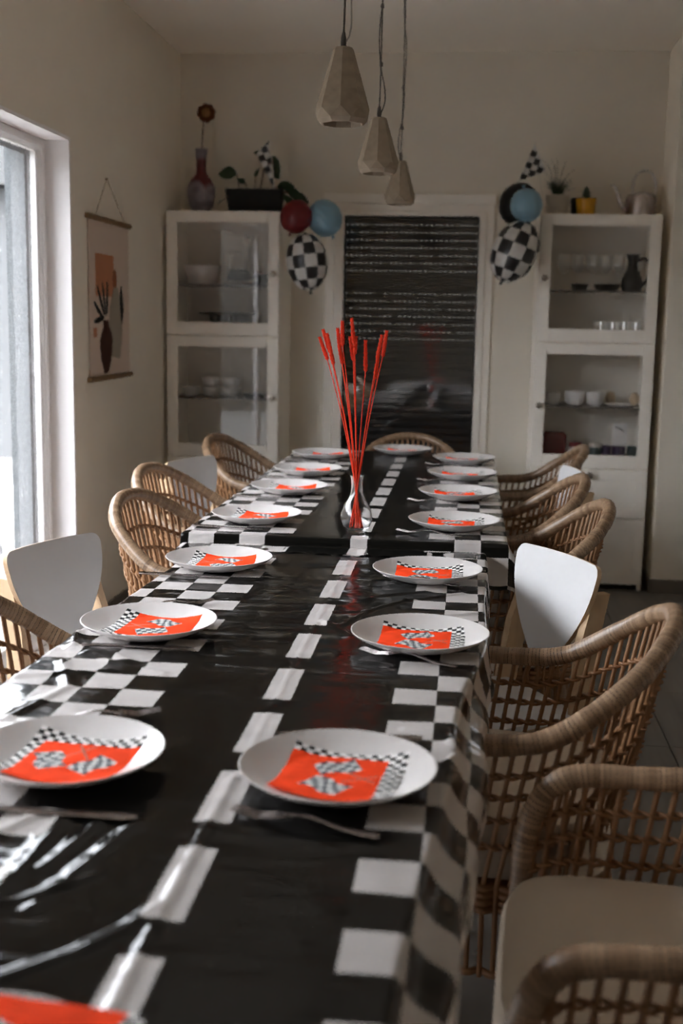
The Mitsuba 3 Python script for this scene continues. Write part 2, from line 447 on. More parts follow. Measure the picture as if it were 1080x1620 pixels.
# terrace door in the back wall
d = Parts()
fy0, fy1 = YB - .02, YB + .06
d.add('frame', join(box(DX0, DX0 + .055, fy0, fy1, 0, DZ1 - .03, .004), box(DX1 - .045, DX1, fy0, fy1, 0, DZ1 - .03, .004), box(DX0, DX1, fy0, fy1, DZ1 - .075, DZ1 - .03, .004)), M_WHITE)
d.add('shutter_box_cover', box(DX0 - .01, DX1 + .005, YB - .03, YB + .06, DZ1 - .03, DZ1 + .02, .003), M_WHITE)
lx0, lx1, lz1 = DX0 + .05, DX1 - .04, DZ1 - .07
gx0, gx1, gz1 = -.708, .018, 1.932
ly0, ly1 = YB - .035, YB + .04
d.add('leaf', join(box(lx0, gx0, ly0, ly1, .03, lz1, .006), box(gx1, lx1, ly0, ly1, .03, lz1, .006), box(lx0, lx1, ly0, ly1, gz1, lz1, .006), box(lx0, lx1, ly0, ly1, .03, .16, .006)), M_WHITE)
d.add('seal', join(box(gx0, gx0 + .006, ly0 + .002, ly1, .15, gz1), box(gx1 - .006, gx1, ly0 + .002, ly1, .15, gz1), box(gx0, gx1, ly0 + .002, ly1, gz1 - .006, gz1)), M_BLACK)
for yy in (YB - .012, YB + .012):
    d.add('pane', tm([[gx0, yy, .15], [gx1, yy, .15], [gx1, yy, gz1], [gx0, yy, gz1]], [[0, 1, 2, 3]]), M_PANE)
put('door_1', d, kind='structure', label='white glazed terrace door with the shutter down behind it')
# roller shutter behind the door: one entry per slat, light slots between the upper ones
sh = Parts()
sx0, sx1, SP = DX0 + .03, DX1 - .03, .0415
for k in range(47):
    z = .03 + SP * k
    open_ = z > 1.22
    h = SP - (.0024 if open_ and not (1.50 < z < 1.60) else 0.0)
    a = np.linspace(0, 1, 5)
    prof = [(.004 + .005 * math.sin(PI * t), z + h * t) for t in a]
    ring = [[(x, YB + .1 - o, zz) for o, zz in prof] + [(x, YB + .107, zz) for o, zz in prof[::-1]] for x in (sx0, sx1)]
    m = [loft(ring)]
    if h < SP:
        xs = np.arange(sx0, sx1, .0275)
        m += [box(x, x + (.0175 if rng.random() > .10 else .0265), YB + .1, YB + .104, z + h - .001, z + SP + .001) for x in xs]
    sh.add('slat', join(*m), M_SHUT, 30)
put('roller_shutter', sh, label='dark roller shutter with rows of light slots behind the terrace door glass', cat='roller shutter')

# outside
one('terrace', box(-14, 6, -8, 24, -.5, -.14), M_TERR, kind='structure')
h = Parts()
h.add('wall', box(-16, -4.2, 12.0, 18, -.2, 2.7), M_RENDER)
h.add('roof', tm([[-16.4, 11.6, 2.65], [-3.8, 11.6, 2.65], [-3.8, 18.4, 2.65], [-16.4, 18.4, 2.65], [-16.4, 15, 4.0], [-3.8, 15, 4.0]], [[0, 1, 5, 4], [3, 2, 1, 0], [2, 3, 4, 5]]), M_SOIL)
for x in (-6.6, -9.5):
    f = h.add('window', box(x, x + 1.2, 11.9, 12.0, .9, 2.3, .02), M_PVC)
    h.add(f + '__pane', box(x + .1, x + 1.1, 11.88, 11.9, 1.0, 2.2), M_BLACK)
put('neighbour_house', h, label='grey rendered house seen dimly through the rainy window', cat='house')
one('sky_blocker_back', box(-2.6, 3.0, 8.6, 8.9, -.2, 3.6, .02), M_BLOCKER, kind='structure', label='added unseen dark wall dimming the sky behind the shutter slots')  # added out of view to block sky light reaching the shutter slots
one('sky_blocker_side', join(box(-5.35, -5.2, -7, 11, -.2, 2.3, .02), box(-5.2, -1.95, -7, -6.85, -.2, 3.0, .02)), M_BLOCKER, kind='structure', label='added unseen dark barrier keeping bright sky out of the cabinet glass reflection')  # invented barrier, blocks low sky that would reflect in the left cabinet doors
one('outdoor_bench', join(box(-3.5, -2.82, 7.0, 7.35, .03, .27, .02), box(-3.45, -3.4, 7.05, 7.3, -.14, .03), box(-2.92, -2.87, 7.05, 7.3, -.14, .03)), M_PVC, label='white bench standing outside behind the window', cat='bench')


# ---------------------------------------------------------------- cabinets
def cabinet(x, label, knob_side, shelves, drawer):
    P = Parts()
    W, D, H = .60, .39, 1.92
    Y0, Y1 = 6.14, 6.528
    P.add('side_panel', box(x, x + .018, Y0, Y1, .0, H, .001), M_WHITE)
    P.add('side_panel', box(x + W - .018, x + W, Y0, Y1, .0, H, .001), M_WHITE)
    P.add('top_panel', box(x + .018, x + W - .018, Y0, Y1, H - .018, H), M_WHITE)
    P.add('bottom_panel', box(x + .018, x + W - .018, Y0, Y1, .03, .05), M_WHITE)
    P.add('back_panel', box(x + .018, x + W - .018, Y1 - .01, Y1, .05, H - .018), M_BACK)
    P.add('divider', box(x + .018, x + W - .018, Y0, Y1 - .01, 1.27, 1.288), M_WHITE)
    P.add('divider', box(x + .018, x + W - .018, Y0, Y1 - .01, .632, .65), M_WHITE)
    P.add('plinth', box(x + .018, x + W - .018, Y0 + .03, Y0 + .045, .0, .03), M_BLACK)
    for z in shelves:
        P.add('glass_shelf', box(x + .019, x + W - .019, Y0 + .03, Y1 - .012, z - .006, z), M_SHELF)
    for z0, z1 in ((.642, 1.277), (1.283, 1.918)):
        f = P.add('door', join(box(x + .002, x + .060, Y0 - .02, Y0 - .001, z0, z1, .002), box(x + W - .060, x + W - .002, Y0 - .02, Y0 - .001, z0, z1, .002),
                               box(x + .06, x + W - .06, Y0 - .02, Y0 - .001, z1 - .056, z1, .002), box(x + .06, x + W - .06, Y0 - .02, Y0 - .001, z0, z0 + .066, .002)), M_WHITE)
        yy = Y0 - .010
        P.add(f + '__pane', tm([[x + .06, yy, z0 + .066], [x + W - .06, yy, z0 + .066], [x + W - .06, yy, z1 - .056], [x + .06, yy, z1 - .056]], [[0, 1, 2, 3]]), M_PANE)
        kx = x + W - .030 if knob_side > 0 else x + .030
        P.add(f + '__knob', moved(lathe([(0, 0), (.005, 0), (.005, .012), (.013, .016), (.015, .022), (.012, .028), (0, .03)], 20), kx, Y0 - .02, (z0 + z1) / 2, rx=90), M_BRASS, 40)
    for name, z0, z1 in (('drawer', .384, .636), ('lower_door', .034, .378)):
        f = P.add(name, join(box(x + .002, x + W - .002, Y0 - .02, Y0 - .001, z0, z1, .002)), M_WHITE)
        b = .055
        P.add(f + '__molding', join(box(x + .002, x + W - .002, Y0 - .026, Y0 - .0195, z1 - b, z1, .002), box(x + .002, x + W - .002, Y0 - .026, Y0 - .0195, z0, z0 + b, .002),
                                    box(x + .002, x + b, Y0 - .026, Y0 - .0195, z0, z1, .002), box(x + W - b, x + W - .002, Y0 - .026, Y0 - .0195, z0, z1, .002)), M_WHITE)
        if drawer and name == 'drawer':
            P.add(f + '__knob', moved(lathe([(0, 0), (.006, 0), (.006, .014), (.015, .018), (.018, .025), (.014, .032), (0, .034)], 20), x + W / 2 + .005, Y0 - .026, .605, rx=90), M_BRASS, 40)
    put('display_cabinet', P, label=label, cat='cabinet')


M_SHELF = mat('shelf_glass', pbr((0.05, 0.045, 0.04), 0.15, 0.5))
CL, CR = -1.603, .324
cabinet(CL, 'tall white glass-door cabinet left of the terrace door', 1, (1.545, .948), False)
cabinet(CR, 'tall white glass-door cabinet right of the terrace door', -1, (1.545, .953), True)

# things in the left cabinet
def bowl(r, hh, foot=.45, t=.004):
    a = np.linspace(0, 1, 8)
    out = [(r * foot + (r - r * foot) * math.sin(q * PI / 2) ** .8, hh * (1 - math.cos(q * PI / 2)) ** .9) for q in a]
    return lathe([(0, 0)] + out + [(rr - t, z + t * .5) for rr, z in out[::-1]] + [(0, t)], 36)


CYL = lambda r, hh: lathe([(0, 0), (r * .96, 0), (r, hh * .03), (r, hh * .97), (r * .96, hh), (0, hh)], 28)
g = 'dishes in the left cabinet'
one('serving_bowl', lathe([(0, 0), (.072, 0), (.078, .01), (.098, .095), (.102, .102), (.096, .102), (.075, .012), (0, .012)], 40), M_PLATE, 40, M=at(-1.452, 6.32, 1.546), label='large white bowl on the upper shelf of the left cabinet', cat='bowl', group=g)
one('platter', lathe([(0, 0), (.07, 0), (.098, .012), (.10, .018), (.096, .018), (.07, .006), (0, .006)], 36), M_CREAM, 40, M=at(-1.25, 6.30, 1.546), label='cream platter under the dark teapot in the left cabinet', cat='plate', group=g)
tp = Parts()
tp.add('body', lathe([(0, 0), (.05, 0), (.06, .02), (.06, .05), (.045, .065), (0, .068)], 30), M_TEAL, 40)
tp.add('spout', tube(spline([(.05, 0, .02), (.085, 0, .03), (.10, 0, .055)], 8), .010, 8), M_TEAL, 40)
put('teapot', tp, at(-1.255, 6.32, 1.5645), 'low dark teal teapot on the cream platter', 'teapot')
one('dark_bowl', bowl(.05, .06), M_TEAL, 40, M=at(-1.115, 6.30, 1.546), label='small dark bowl beside the cream platter in the left cabinet', cat='bowl', group=g)
for x, y, hh, t in ((-1.325, 6.42, .165, 'short white candle behind the cream platter'), (-1.236, 6.43, .265, 'tall white candle behind the teapot')):
    c = Parts(); c.add('wax', CYL(.0145, hh), M_CANDLE, 40); c.add('wick', moved(CYL(.001, .012), z=hh), M_BLACK)
    put('pillar_candle', c, at(x, y, 1.546), t, 'candle', 'candles in the left cabinet')
one('dark_tray', lathe([(0, 0), (.14, 0), (.16, .012), (.156, .012), (.14, .004), (0, .004)], 36), M_TEAL, 40, M=at(-1.32, 6.33, 1.3885), label='flat dark tray below the upper shelf of the left cabinet', cat='tray')
for k, (x, z) in enumerate(((-1.40, 1.0), (-1.30, 1.0))):
    one('tray_stand_bowl', CYL(.055, .098), M_TEAL, 40, M=at(-1.36 + .12 * k, 6.34, 1.2895), label=('left' if k == 0 else 'right') + ' dark canister carrying the flat tray', cat='canister', group='canisters under the tray')
for x, y, z, t in ((-1.512, 6.30, .949, 'single cream bowl at the left end of the lower shelf'), (-1.405, 6.32, .949, 'bottom cream bowl of the left stack'), (-1.405, 6.32, 1.0, 'top cream bowl of the left stack'), (-1.295, 6.32, .949, 'bottom cream bowl of the right stack'), (-1.295, 6.32, 1.0, 'top cream bowl of the right stack')):
    one('cream_bowl', bowl(.05, .05), M_PLATE, 40, M=at(x, y, z), label=t + ' in the left cabinet', cat='bowl', group='cream bowls in the left cabinet')
one('small_dish', lathe([(0, 0), (.05, 0), (.075, .016), (.072, .018), (.05, .004), (0, .004)], 30), M_TEAL, 40, M=at(-1.165, 6.30, .949), label='dark shallow dish at the right end of the lower shelf in the left cabinet', cat='dish')
# things in the right cabinet
wine = lathe([(0, 0), (.032, 0), (.032, .003), (.005, .008), (.0045, .075), (.012, .09), (.034, .12), (.036, .15), (.031, .19), (.0296, .19), (.0345, .15), (.0325, .122), (.011, .094), (0, .09)], 24)
wine.fix_normals()
wd = ply(wine, M_PANE, 40)
for k, x in enumerate((.47, .545, .62, .69, .755, .845)):
    put('wine_glass', [('', wd)], at(x, 6.40 + .03 * (k % 2), 1.546), f'clear stemmed glass, {("first", "second", "third", "fourth", "fifth", "sixth")[k]} from the left behind the black bowls', 'glass', 'wine glasses in the right cabinet')
tum = lathe([(0, 0), (.028, 0), (.033, .10), (.0315, .10), (.0265, .004), (0, .004)], 24)
td = ply(tum, M_PANE, 40)
for k, x in enumerate((.66, .72, .78, .84)):
    put('tumbler', [('', td)], at(x, 6.33, 1.2895), f'clear tumbler, {("first", "second", "third", "last")[k]} from the left at the bottom of the upper right cabinet', 'glass', 'tumblers in the right cabinet')
for x, r, t in ((.545, .045, 'small'), (.685, .072, 'wide')):
    one('black_bowl', lathe([(0, 0), (r * .7, 0), (r, .03), (r - .003, .032), (r * .68, .004), (0, .004)], 30), M_BLACK, 40, M=at(x, 6.27, 1.546), label=f'{t} low black bowl on the upper shelf of the right cabinet', cat='bowl', group='black bowls')
jg = Parts()
jg.add('body', lathe([(0, 0), (.045, 0), (.055, .02), (.052, .06), (.028, .11), (.024, .14), (.034, .185), (.031, .185), (.02, .14), (0, .12)], 32), M_BLACK, 40)
jg.add('handle', tube(spline([(.026, 0, .155), (.06, 0, .165), (.085, 0, .12), (.075, 0, .06), (.05, 0, .03)], 24), .0085, 8), M_BLACK, 40)
put('black_jug', jg, at(.808, 6.27, 1.546, -8), 'black jug with a looped handle in the right cabinet', 'jug')
for x, r, hh, t, tl in ((.437, .038, .062, 'small cream cup at the left end of the lower shelf', 0), (.55, .055, .072, 'white rounded bowl on the lower shelf', 0), (.655, .048, .07, 'tilted white cup on the lower shelf', 1)):
    one('white_cup', moved(bowl(r, hh, .6), ry=0), M_PLATE, 40, M=at(x, 6.29, .954), label=t + ' of the right cabinet', cat='cup', group='white cups in the right cabinet')
for x, t in ((.742, 'left'), (.86, 'right')):
    one('ceramic_egg', ellipsoid(.026, .026, .036), M_EGG, True, M=at(x, 6.36 if t == 'left' else 6.3, .99), label=f'beige egg-shaped ornament, the {t} one on the lower shelf of the right cabinet', cat='ornament', group='egg ornaments')
one('white_dish', lathe([(0, 0), (.07, 0), (.085, .012), (.082, .014), (.07, .005), (0, .005)], 30), M_PLATE, 40, M=at(.79, 6.26, .954), label='flat white dish in front of the egg ornaments', cat='dish')
one('red_tin', moved(box(-.06, .06, -.05, .05, 0, .155, .01)), M_DRED, M=at(.455, 6.30, .651), label='dark red tin at the bottom left of the right cabinet', cat='tin')
for x, lid, t in ((.562, M_REDB, 'small jar with a red lid'), (.668, M_CREAM, 'small jar with a pale lid')):
    j = Parts(); j.add('body', lathe([(0, 0), (.03, 0), (.036, .015), (.036, .075), (.030, .085), (0, .085)], 24), M_PLATE if lid is M_REDB else M_TEAL, 40); j.add('lid', moved(CYL(.034, .022), z=.085), lid, 40)
    put('lidded_jar', j, at(x, 6.27, .651), t + ' at the bottom of the right cabinet', 'jar', 'jars in the right cabinet')
one('wooden_board', box(.70, .885, 6.22, 6.34, .651, .668, .004), M_HANGER, label='wooden board under the picture card in the right cabinet', cat='board')
cd = Parts(); cd.add('card', box(.752, .828, 6.268, 6.27, .745, .865), M_PLATE)
cd.add('drawing', join(*[tube(spline([(.765, 6.2675, .845), (.785, 6.2675, .838), (.81, 6.2675, .822)], 8), .0035, 6)]), M_INK)
put('picture_card', cd, None, 'white picture card with a small dark drawing standing in the right cabinet', 'card')
for x, m_, r, t in ((.725, M_PURP, .028, 'dark purple glass'), (.79, M_PURP, .034, 'wide dark purple glass under the picture card'), (.858, M_TEAL, .026, 'dark green glass')):
    one('candle_glass', lathe([(0, 0), (r * .8, 0), (r, .01), (r, .075), (r - .003, .075), (r - .004, .012), (0, .01)], 24), m_, 40, M=at(x, 6.28, .668), label=t + ' on the wooden board in the right cabinet', cat='glass', group='small glasses on the board')

# ---------------------------------------------------------------- on top of the cabinets
TOPZ = 1.9205
v = Parts()
v.add('body', lathe([(0, 0), (.042, 0), (.047, .008), (.066, .05), (.076, .095), (.073, .14), (.055, .175), (.030, .205), (.025, .235), (.027, .275), (.034, .335), (.030, .335), (.023, .275), (.02, .235), (0, .2)], 44), M_GLAZE, 40)
put('flame_vase', v, at(-1.463, 6.33, TOPZ), 'bulbous vase with dark red and grey glaze on the left cabinet', 'vase')
fw = Parts()
fw.add('stem', tube(spline([(-1.463, 6.33, 2.14), (-1.458, 6.33, 2.28), (-1.446, 6.325, 2.43)], 12), .004, 7), M_BROWN, True)
fw.add('heart', moved(ellipsoid(.024, .012, .024, 2), -1.432, 6.305, 2.437), M_TAN, True)
for k in range(8):
    a = k * PI / 4 + .2
    pet = ellipsoid(.020, .009, .019, 2)
    fw.add('petal', moved(pet, -1.432 + .031 * math.cos(a), 6.316, 2.437 + .031 * math.sin(a)), M_BROWN, True)
put('dried_flower', fw, None, 'single dried brown flower standing in the flame glazed vase', 'flower')


def leaf(w_, l_, curl=.15, fold=.25, nseg=10):
    a = np.linspace(0, 1, nseg)
    hw = w_ / 2 * np.sin(PI * np.clip(a, .02, .985)) ** .7 * (1.15 - .45 * a)
    rows = []
    for t, h_ in zip(a, hw):
        z = -curl * l_ * t * t
        rows.append([(l_ * t, s * h_, z + fold * abs(s) * h_) for s in (-1, -.5, 0, .5, 1)])
    top = np.array(rows); bot = top - [0, 0, .0012]
    n = nseg * 5
    f1 = grid_faces(nseg, 5)
    v_ = np.vstack([top.reshape(-1, 3), bot.reshape(-1, 3)])
    idx = np.arange(n).reshape(nseg, 5)
    ed = np.r_[idx[0], idx[1:, -1], idx[-1, ::-1][1:], idx[::-1, 0][1:]]
    side = np.stack([ed[:-1], ed[1:], ed[1:] + n, ed[:-1] + n], 1)
    return tm(v_, np.vstack([f1[:, ::-1], f1 + n, side]))


pl = Parts()
tr = [[(x0 * s, y0 * s2, z) for x0, y0 in ((-.15, -.07), (.15, -.07), (.15, .07), (-.15, .07))] for z, s, s2 in ((0, .86, .85), (.125, 1, 1), (.125, .94, .9), (.10, .93, .88))]
pl.add('trough', loft(tr), M_SOIL)
pl.add('soil', box(-.135, .135, -.06, .06, .08, .104), M_BROWN)
for (x0, y0, z0), (x1, y1, z1), w_, l_, rz, ry, roll in (
        ((-.09, 0, .1), (-.10, -.01, .205), .085, .10, 182, -4, -62), ((-.05, 0, .1), (-.055, 0, .16), .035, .045, 200, -30, 60), ((-.01, 0, .1), (.0, .0, .19), .03, .06, 60, -70, 0),
        ((.02, 0, .1), (.055, -.02, .295), .10, .155, -18, 48, -70), ((.02, 0, .1), (.05, -.02, .30), .04, .06, 165, -20, 50), ((.10, 0, .1), (.15, -.03, .13), .07, .12, -10, 12, -35),
        ((.10, 0, .1), (.18, -.03, .11), .07, .11, 0, 30, -40), ((.11, 0, .1), (.16, -.05, .10), .08, .12, -30, 50, 0), ((.08, 0, .1), (.12, -.02, .14), .06, .09, 20, -10, -50), ((-.1, -.06, .09), (-.15, -.08, .07), .03, .05, 200, 30, 0), ((.12, 0, .1), (.20, 0, .10), .06, .10, -5, 20, -60)):
    s = pl.add('stem', tube(spline([(x0, y0, z0), ((x0 + x1) / 2 + .004, y0, (z0 + z1) / 2 + .01), (x1, y1, z1)], 8), .0028, 6), M_BROWN, True)
    pl.add('leaf', moved(moved(leaf(w_, l_), rx=roll), x1, y1, z1, rz=rz, ry=ry), M_LEAF, 60)
put('potted_plant', pl, at(-1.17, 6.33, TOPZ), 'leafy plant in a long dark trough on the left cabinet', 'plant')


def pennant(a, b, c, stick, label, sq):
    """triangular checkered flag a-b-c with a rod"""
    a, b, c = (np.array(q, float) for q in (a, b, c))
    n = 14
    V, UV, idx = [], [], {}
    nrm = np.cross(b - a, c - a); nrm /= np.linalg.norm(nrm)
    e1 = (b - a) / np.linalg.norm(b - a); e2 = np.cross(nrm, e1)
    for i in range(n + 1):
        for j in range(i + 1):
            q = a + (b - a) * (i - j) / n + (c - a) * j / n
            d_ = q - a
            idx[i, j] = len(V)
            V.append(q + nrm * .006 * math.sin(i * .9 + j * .5)); UV.append((d_ @ e1 / sq + 40, d_ @ e2 / sq + 40))
    F = []
    for i in range(n):
        for j in range(i + 1):
            F.append((idx[i, j], idx[i + 1, j], idx[i + 1, j + 1]))
            if j < i:
                F.append((idx[i, j], idx[i + 1, j + 1], idx[i, j + 1]))
    V, F = np.array(V), np.array(F); k = len(V)
    P = Parts()
    P.append(('flag', ply(tm(np.vstack([V, V - nrm * .0008]), np.vstack([F, F[:, ::-1] + k])), M_CHECK, False, uv=np.array(UV * 2))))
    P.add('rod', tube(np.array(stick, float), .0025, 7), M_CANDLE, 40)
    put('checkered_pennant', P, None, label, 'flag', 'checkered pennants')


pennant((-1.055, 6.26, 2.035), (-1.15, 6.24, 2.22), (-1.085, 6.24, 2.285), [(-1.053, 6.265, 2.02), (-1.08, 6.25, 2.29)], 'checkered pennant stuck into the leafy trough plant', .032)
pennant((.282, 6.24, 2.272), (.208, 6.22, 2.085), (.345, 6.24, 2.14), [(.285, 6.245, 2.285), (.35, 6.25, 1.93)], 'checkered pennant beside the white pot on the right cabinet', .031)

gp = Parts()
gp.add('pot', lathe([(0, 0), (.050, 0), (.053, .005), (.058, .05), (.062, .105), (.058, .107), (.052, .09), (0, .088)], 36), M_CREAM, 40)
for zz in (.03, .05, .07):
    gp.add('ridge', moved(lathe([(.0545 + zz * .04, -.004), (.0585 + zz * .05, 0), (.0545 + zz * .06, .004)], 36), z=zz), M_CREAM, 40)
gm = []
for k in range(90):
    a, sp, hh = rng.random() * 2 * PI, .02 + .05 * rng.random(), .05 + .05 * rng.random()
    if k < 7:
        sp, hh = .02 + .07 * rng.random(), .15 + .06 * rng.random()
    c, s_ = math.cos(a), math.sin(a)
    gm.append(tube(spline([(.03 * c * rng.random(), .03 * s_, .085), (sp * .6 * c, sp * .6 * s_, .09 + hh * .7), (sp * 1.3 * c, sp * 1.3 * s_, .09 + hh)], 6), np.linspace(.0022, .0006, 6), 4))
gp.add('grass_blades', join(*gm), M_LEAF)
k_ = put('grass_plant', gp, at(.413, 6.32, TOPZ), 'grassy plant in a ridged cream pot on the right cabinet', 'plant')
labels[k_ + '__grass_blades'] = {'kind': 'stuff', 'label': 'thin green grass blades'}
cp = Parts()
cp.add('pot', lathe([(0, 0), (.040, 0), (.043, .004), (.052, .085), (.049, .087), (.042, .07), (0, .068)], 32), M_YEL, 40)
cp.add('cactus', moved(ellipsoid(.016, .016, .042, 2), z=.105), M_LEAF, True)
cp.add('spine', join(*[tube([(.014 * math.cos(a), .014 * math.sin(a), .07 + .006 * q), (.024 * math.cos(a), .024 * math.sin(a), .075 + .006 * q)], .0008, 3) for q in range(9) for a in np.arange(5) * 2 * PI / 5 + q]), M_SOIL)
put('cactus_pot', cp, at(.555, 6.27, TOPZ), 'small cactus in a yellow pot on the right cabinet', 'plant')
one('dark_planter', loft([[(x0 * s, y0 * s, z) for x0, y0 in ((-.063, -.045), (.063, -.045), (.063, .045), (-.063, .045))] for z, s in ((0, .9), (.10, 1), (.10, .93), (.02, .85))]), M_SOIL, M=at(.553, 6.40, TOPZ), label='dark square planter behind the yellow cactus pot', cat='planter')
wc = Parts()
wc.add('body', lathe([(0, 0), (.074, 0), (.078, .006), (.078, .09), (.066, .116), (.03, .124), (.03, .12), (0, .12)], 44), M_STEEL, 40)
wc.add('spout', tube(spline([(-.07, 0, .03), (-.105, 0, .075), (-.135, 0, .15), (-.157, 0, .162)], 20), np.linspace(.012, .005, 20), 10), M_STEEL, 40)
wc.add('handle', tube(spline([(-.045, 0, .115), (-.04, 0, .19), (.0, 0, .232), (.045, 0, .225), (.072, 0, .17), (.070, 0, .10), (.045, -.05, .035)], 40), .0052, 9), M_STEEL, 40)
put('watering_can', wc, at(.838, 6.33, TOPZ, 6), 'round steel watering can with a thin spout on the right cabinet', 'watering can')


# ---------------------------------------------------------------- balloons
def balloon(x, y, z, a, c, tilt, m_, label, grp, nu=0, nv=0, rz=0):
    P = Parts()
    n, k = 40, 48
    th = np.linspace(0.001, PI - .001, n)
    rr = np.sin(th) * (1 - .12 * np.cos(th) ** 3 * (1 if nu == 0 else 0)); zz = np.cos(th)
    ang = np.linspace(0, 2 * PI, k + 1)
    vv = np.stack([a * rr[:, None] * np.cos(ang), a * rr[:, None] * np.sin(ang), np.repeat(c * zz[:, None], k + 1, 1)], -1).reshape(-1, 3)
    uv = np.stack([np.tile(ang / (2 * PI) * max(nu, 1), n), np.repeat(th / PI * max(nv, 1), k + 1)], 1) + 60
    m = tm(vv, grid_faces(n, k + 1)[:, ::-1])
    m = moved(m, rz=rz); m = moved(m, ry=tilt, x=x, y=y, z=z)
    P.add('skin', m, m_, True, uv=uv)
    kn = lathe([(0, 0), (.010, .0), (.004, .012), (.006, .02), (0, .021)], 12)
    P.add('knot', moved(moved(kn, z=-c - .016), ry=tilt, x=x, y=y, z=z), m_ if nu == 0 else M_BLACK, 40)
    put('balloon', P, None, label, 'balloon', grp)


gl, gr = 'balloons at the left cabinet', 'balloons at the right cabinet'
balloon(-.905, 6.03, 1.885, .080, .085, 20, M_REDB, 'small dark red balloon at the left cabinet', gl)
balloon(-.768, 6.10, 1.885, .088, .094, -25, M_BLUE, 'pale blue balloon beside the dark red one', gl)
balloon(-.843, 6.00, 1.660, .105, .145, -8, M_CHECK, 'checkered foil balloon hanging under the red and blue balloons', gl, 10, 7, 20)
balloon(.212, 6.12, 1.962, .100, .108, 15, M_BLACK, 'round black balloon behind the blue one at the right cabinet', gr)
balloon(.243, 5.98, 1.943, .078, .082, 170, M_BLUE, 'blue balloon in front of the black balloon', gr)
balloon(.197, 5.99, 1.722, .112, .158, 22, M_CHECK, 'checkered foil balloon tilted under the blue and black balloons', gr, 10, 7, 5)

# ---------------------------------------------------------------- poster on the left wall
ps = Parts()
PX = XL + .004
py0, py1, pz0, pz1 = 4.90, 5.485, 1.10, 1.785
def flat(poly, lvl, m_, name):
    me = prism(poly, 0, .0006)
    v_ = me.vertices.copy()
    me.vertices = np.stack([PX + .003 + lvl * .0006 + v_[:, 2], py0 + v_[:, 0], pz0 + v_[:, 1]], 1)
    ps.add(name, me, m_)
ps.add('sheet', box(PX, PX + .003, py0, py1, pz0, pz1), M_PAPER)
ps.add('hanging_bar', tube([(PX + .006, py0 - .022, pz1), (PX + .006, py1 + .012, pz1)], .012, 10), M_HANGER, 40)
ps.add('hanging_bar', tube([(PX + .006, py0 - .022, pz0), (PX + .006, py1 + .012, pz0)], .012, 10), M_HANGER, 40)
ps.add('cord', join(tube([(PX + .006, 4.99, pz1 + .01), (PX + .004, 5.166, 1.965), (PX + .006, 5.42, pz1 + .01)], .0015, 5), moved(CYL(.004, .01), PX - .004, 5.166, 1.965, ry=90)), M_HANGER)
El = lambda x, y, a, b, rot=0: sa.rotate(sa.scale(sg.Point(x, y).buffer(1, 24), a, b), rot)
flat(sg.box(.095, .365, .34, .53).buffer(.008), 0, M_PEACH, 'printed_square')
flat(El(.365, .43, .028, .05), 1, M_RUST, 'printed_oval')
flat(sg.Polygon([(.30, .10), (.42, .09), (.46, .20), (.44, .32), (.40, .39), (.35, .39), (.29, .30), (.27, .2)]).buffer(.01), 2, M_GREYINK, 'printed_vessel')
flat(sg.Polygon([(.465, .24), (.49, .30), (.475, .36), (.455, .405), (.435, .35), (.44, .30)]).buffer(.004), 3, M_INK, 'printed_leaf')
for x, y, a, b, r in ((.13, .255, .075, .012, 8), (.12, .295, .075, .012, -28), (.155, .335, .08, .012, -52), (.20, .345, .08, .012, -72), (.245, .35, .075, .012, -95)):
    flat(El(x, y, a, b, r), 3, M_INK, 'printed_leaf')
flat(sg.Polygon([(.20, .215), (.25, .215), (.25, .245), (.19, .245)]).union(sg.Polygon([(.14, .16), (.19, .215), (.27, .215), (.31, .17), (.29, .09), (.25, .03), (.20, .025), (.16, .08)])).buffer(.008), 3, M_MAROON, 'printed_vase')
flat(sg.box(.10, .18, .05, .22), 0, M_PEACH, 'printed_square')
put('wall_poster', ps, None, 'boho art poster with vase and leaves on a wooden hanger on the left wall', 'poster')

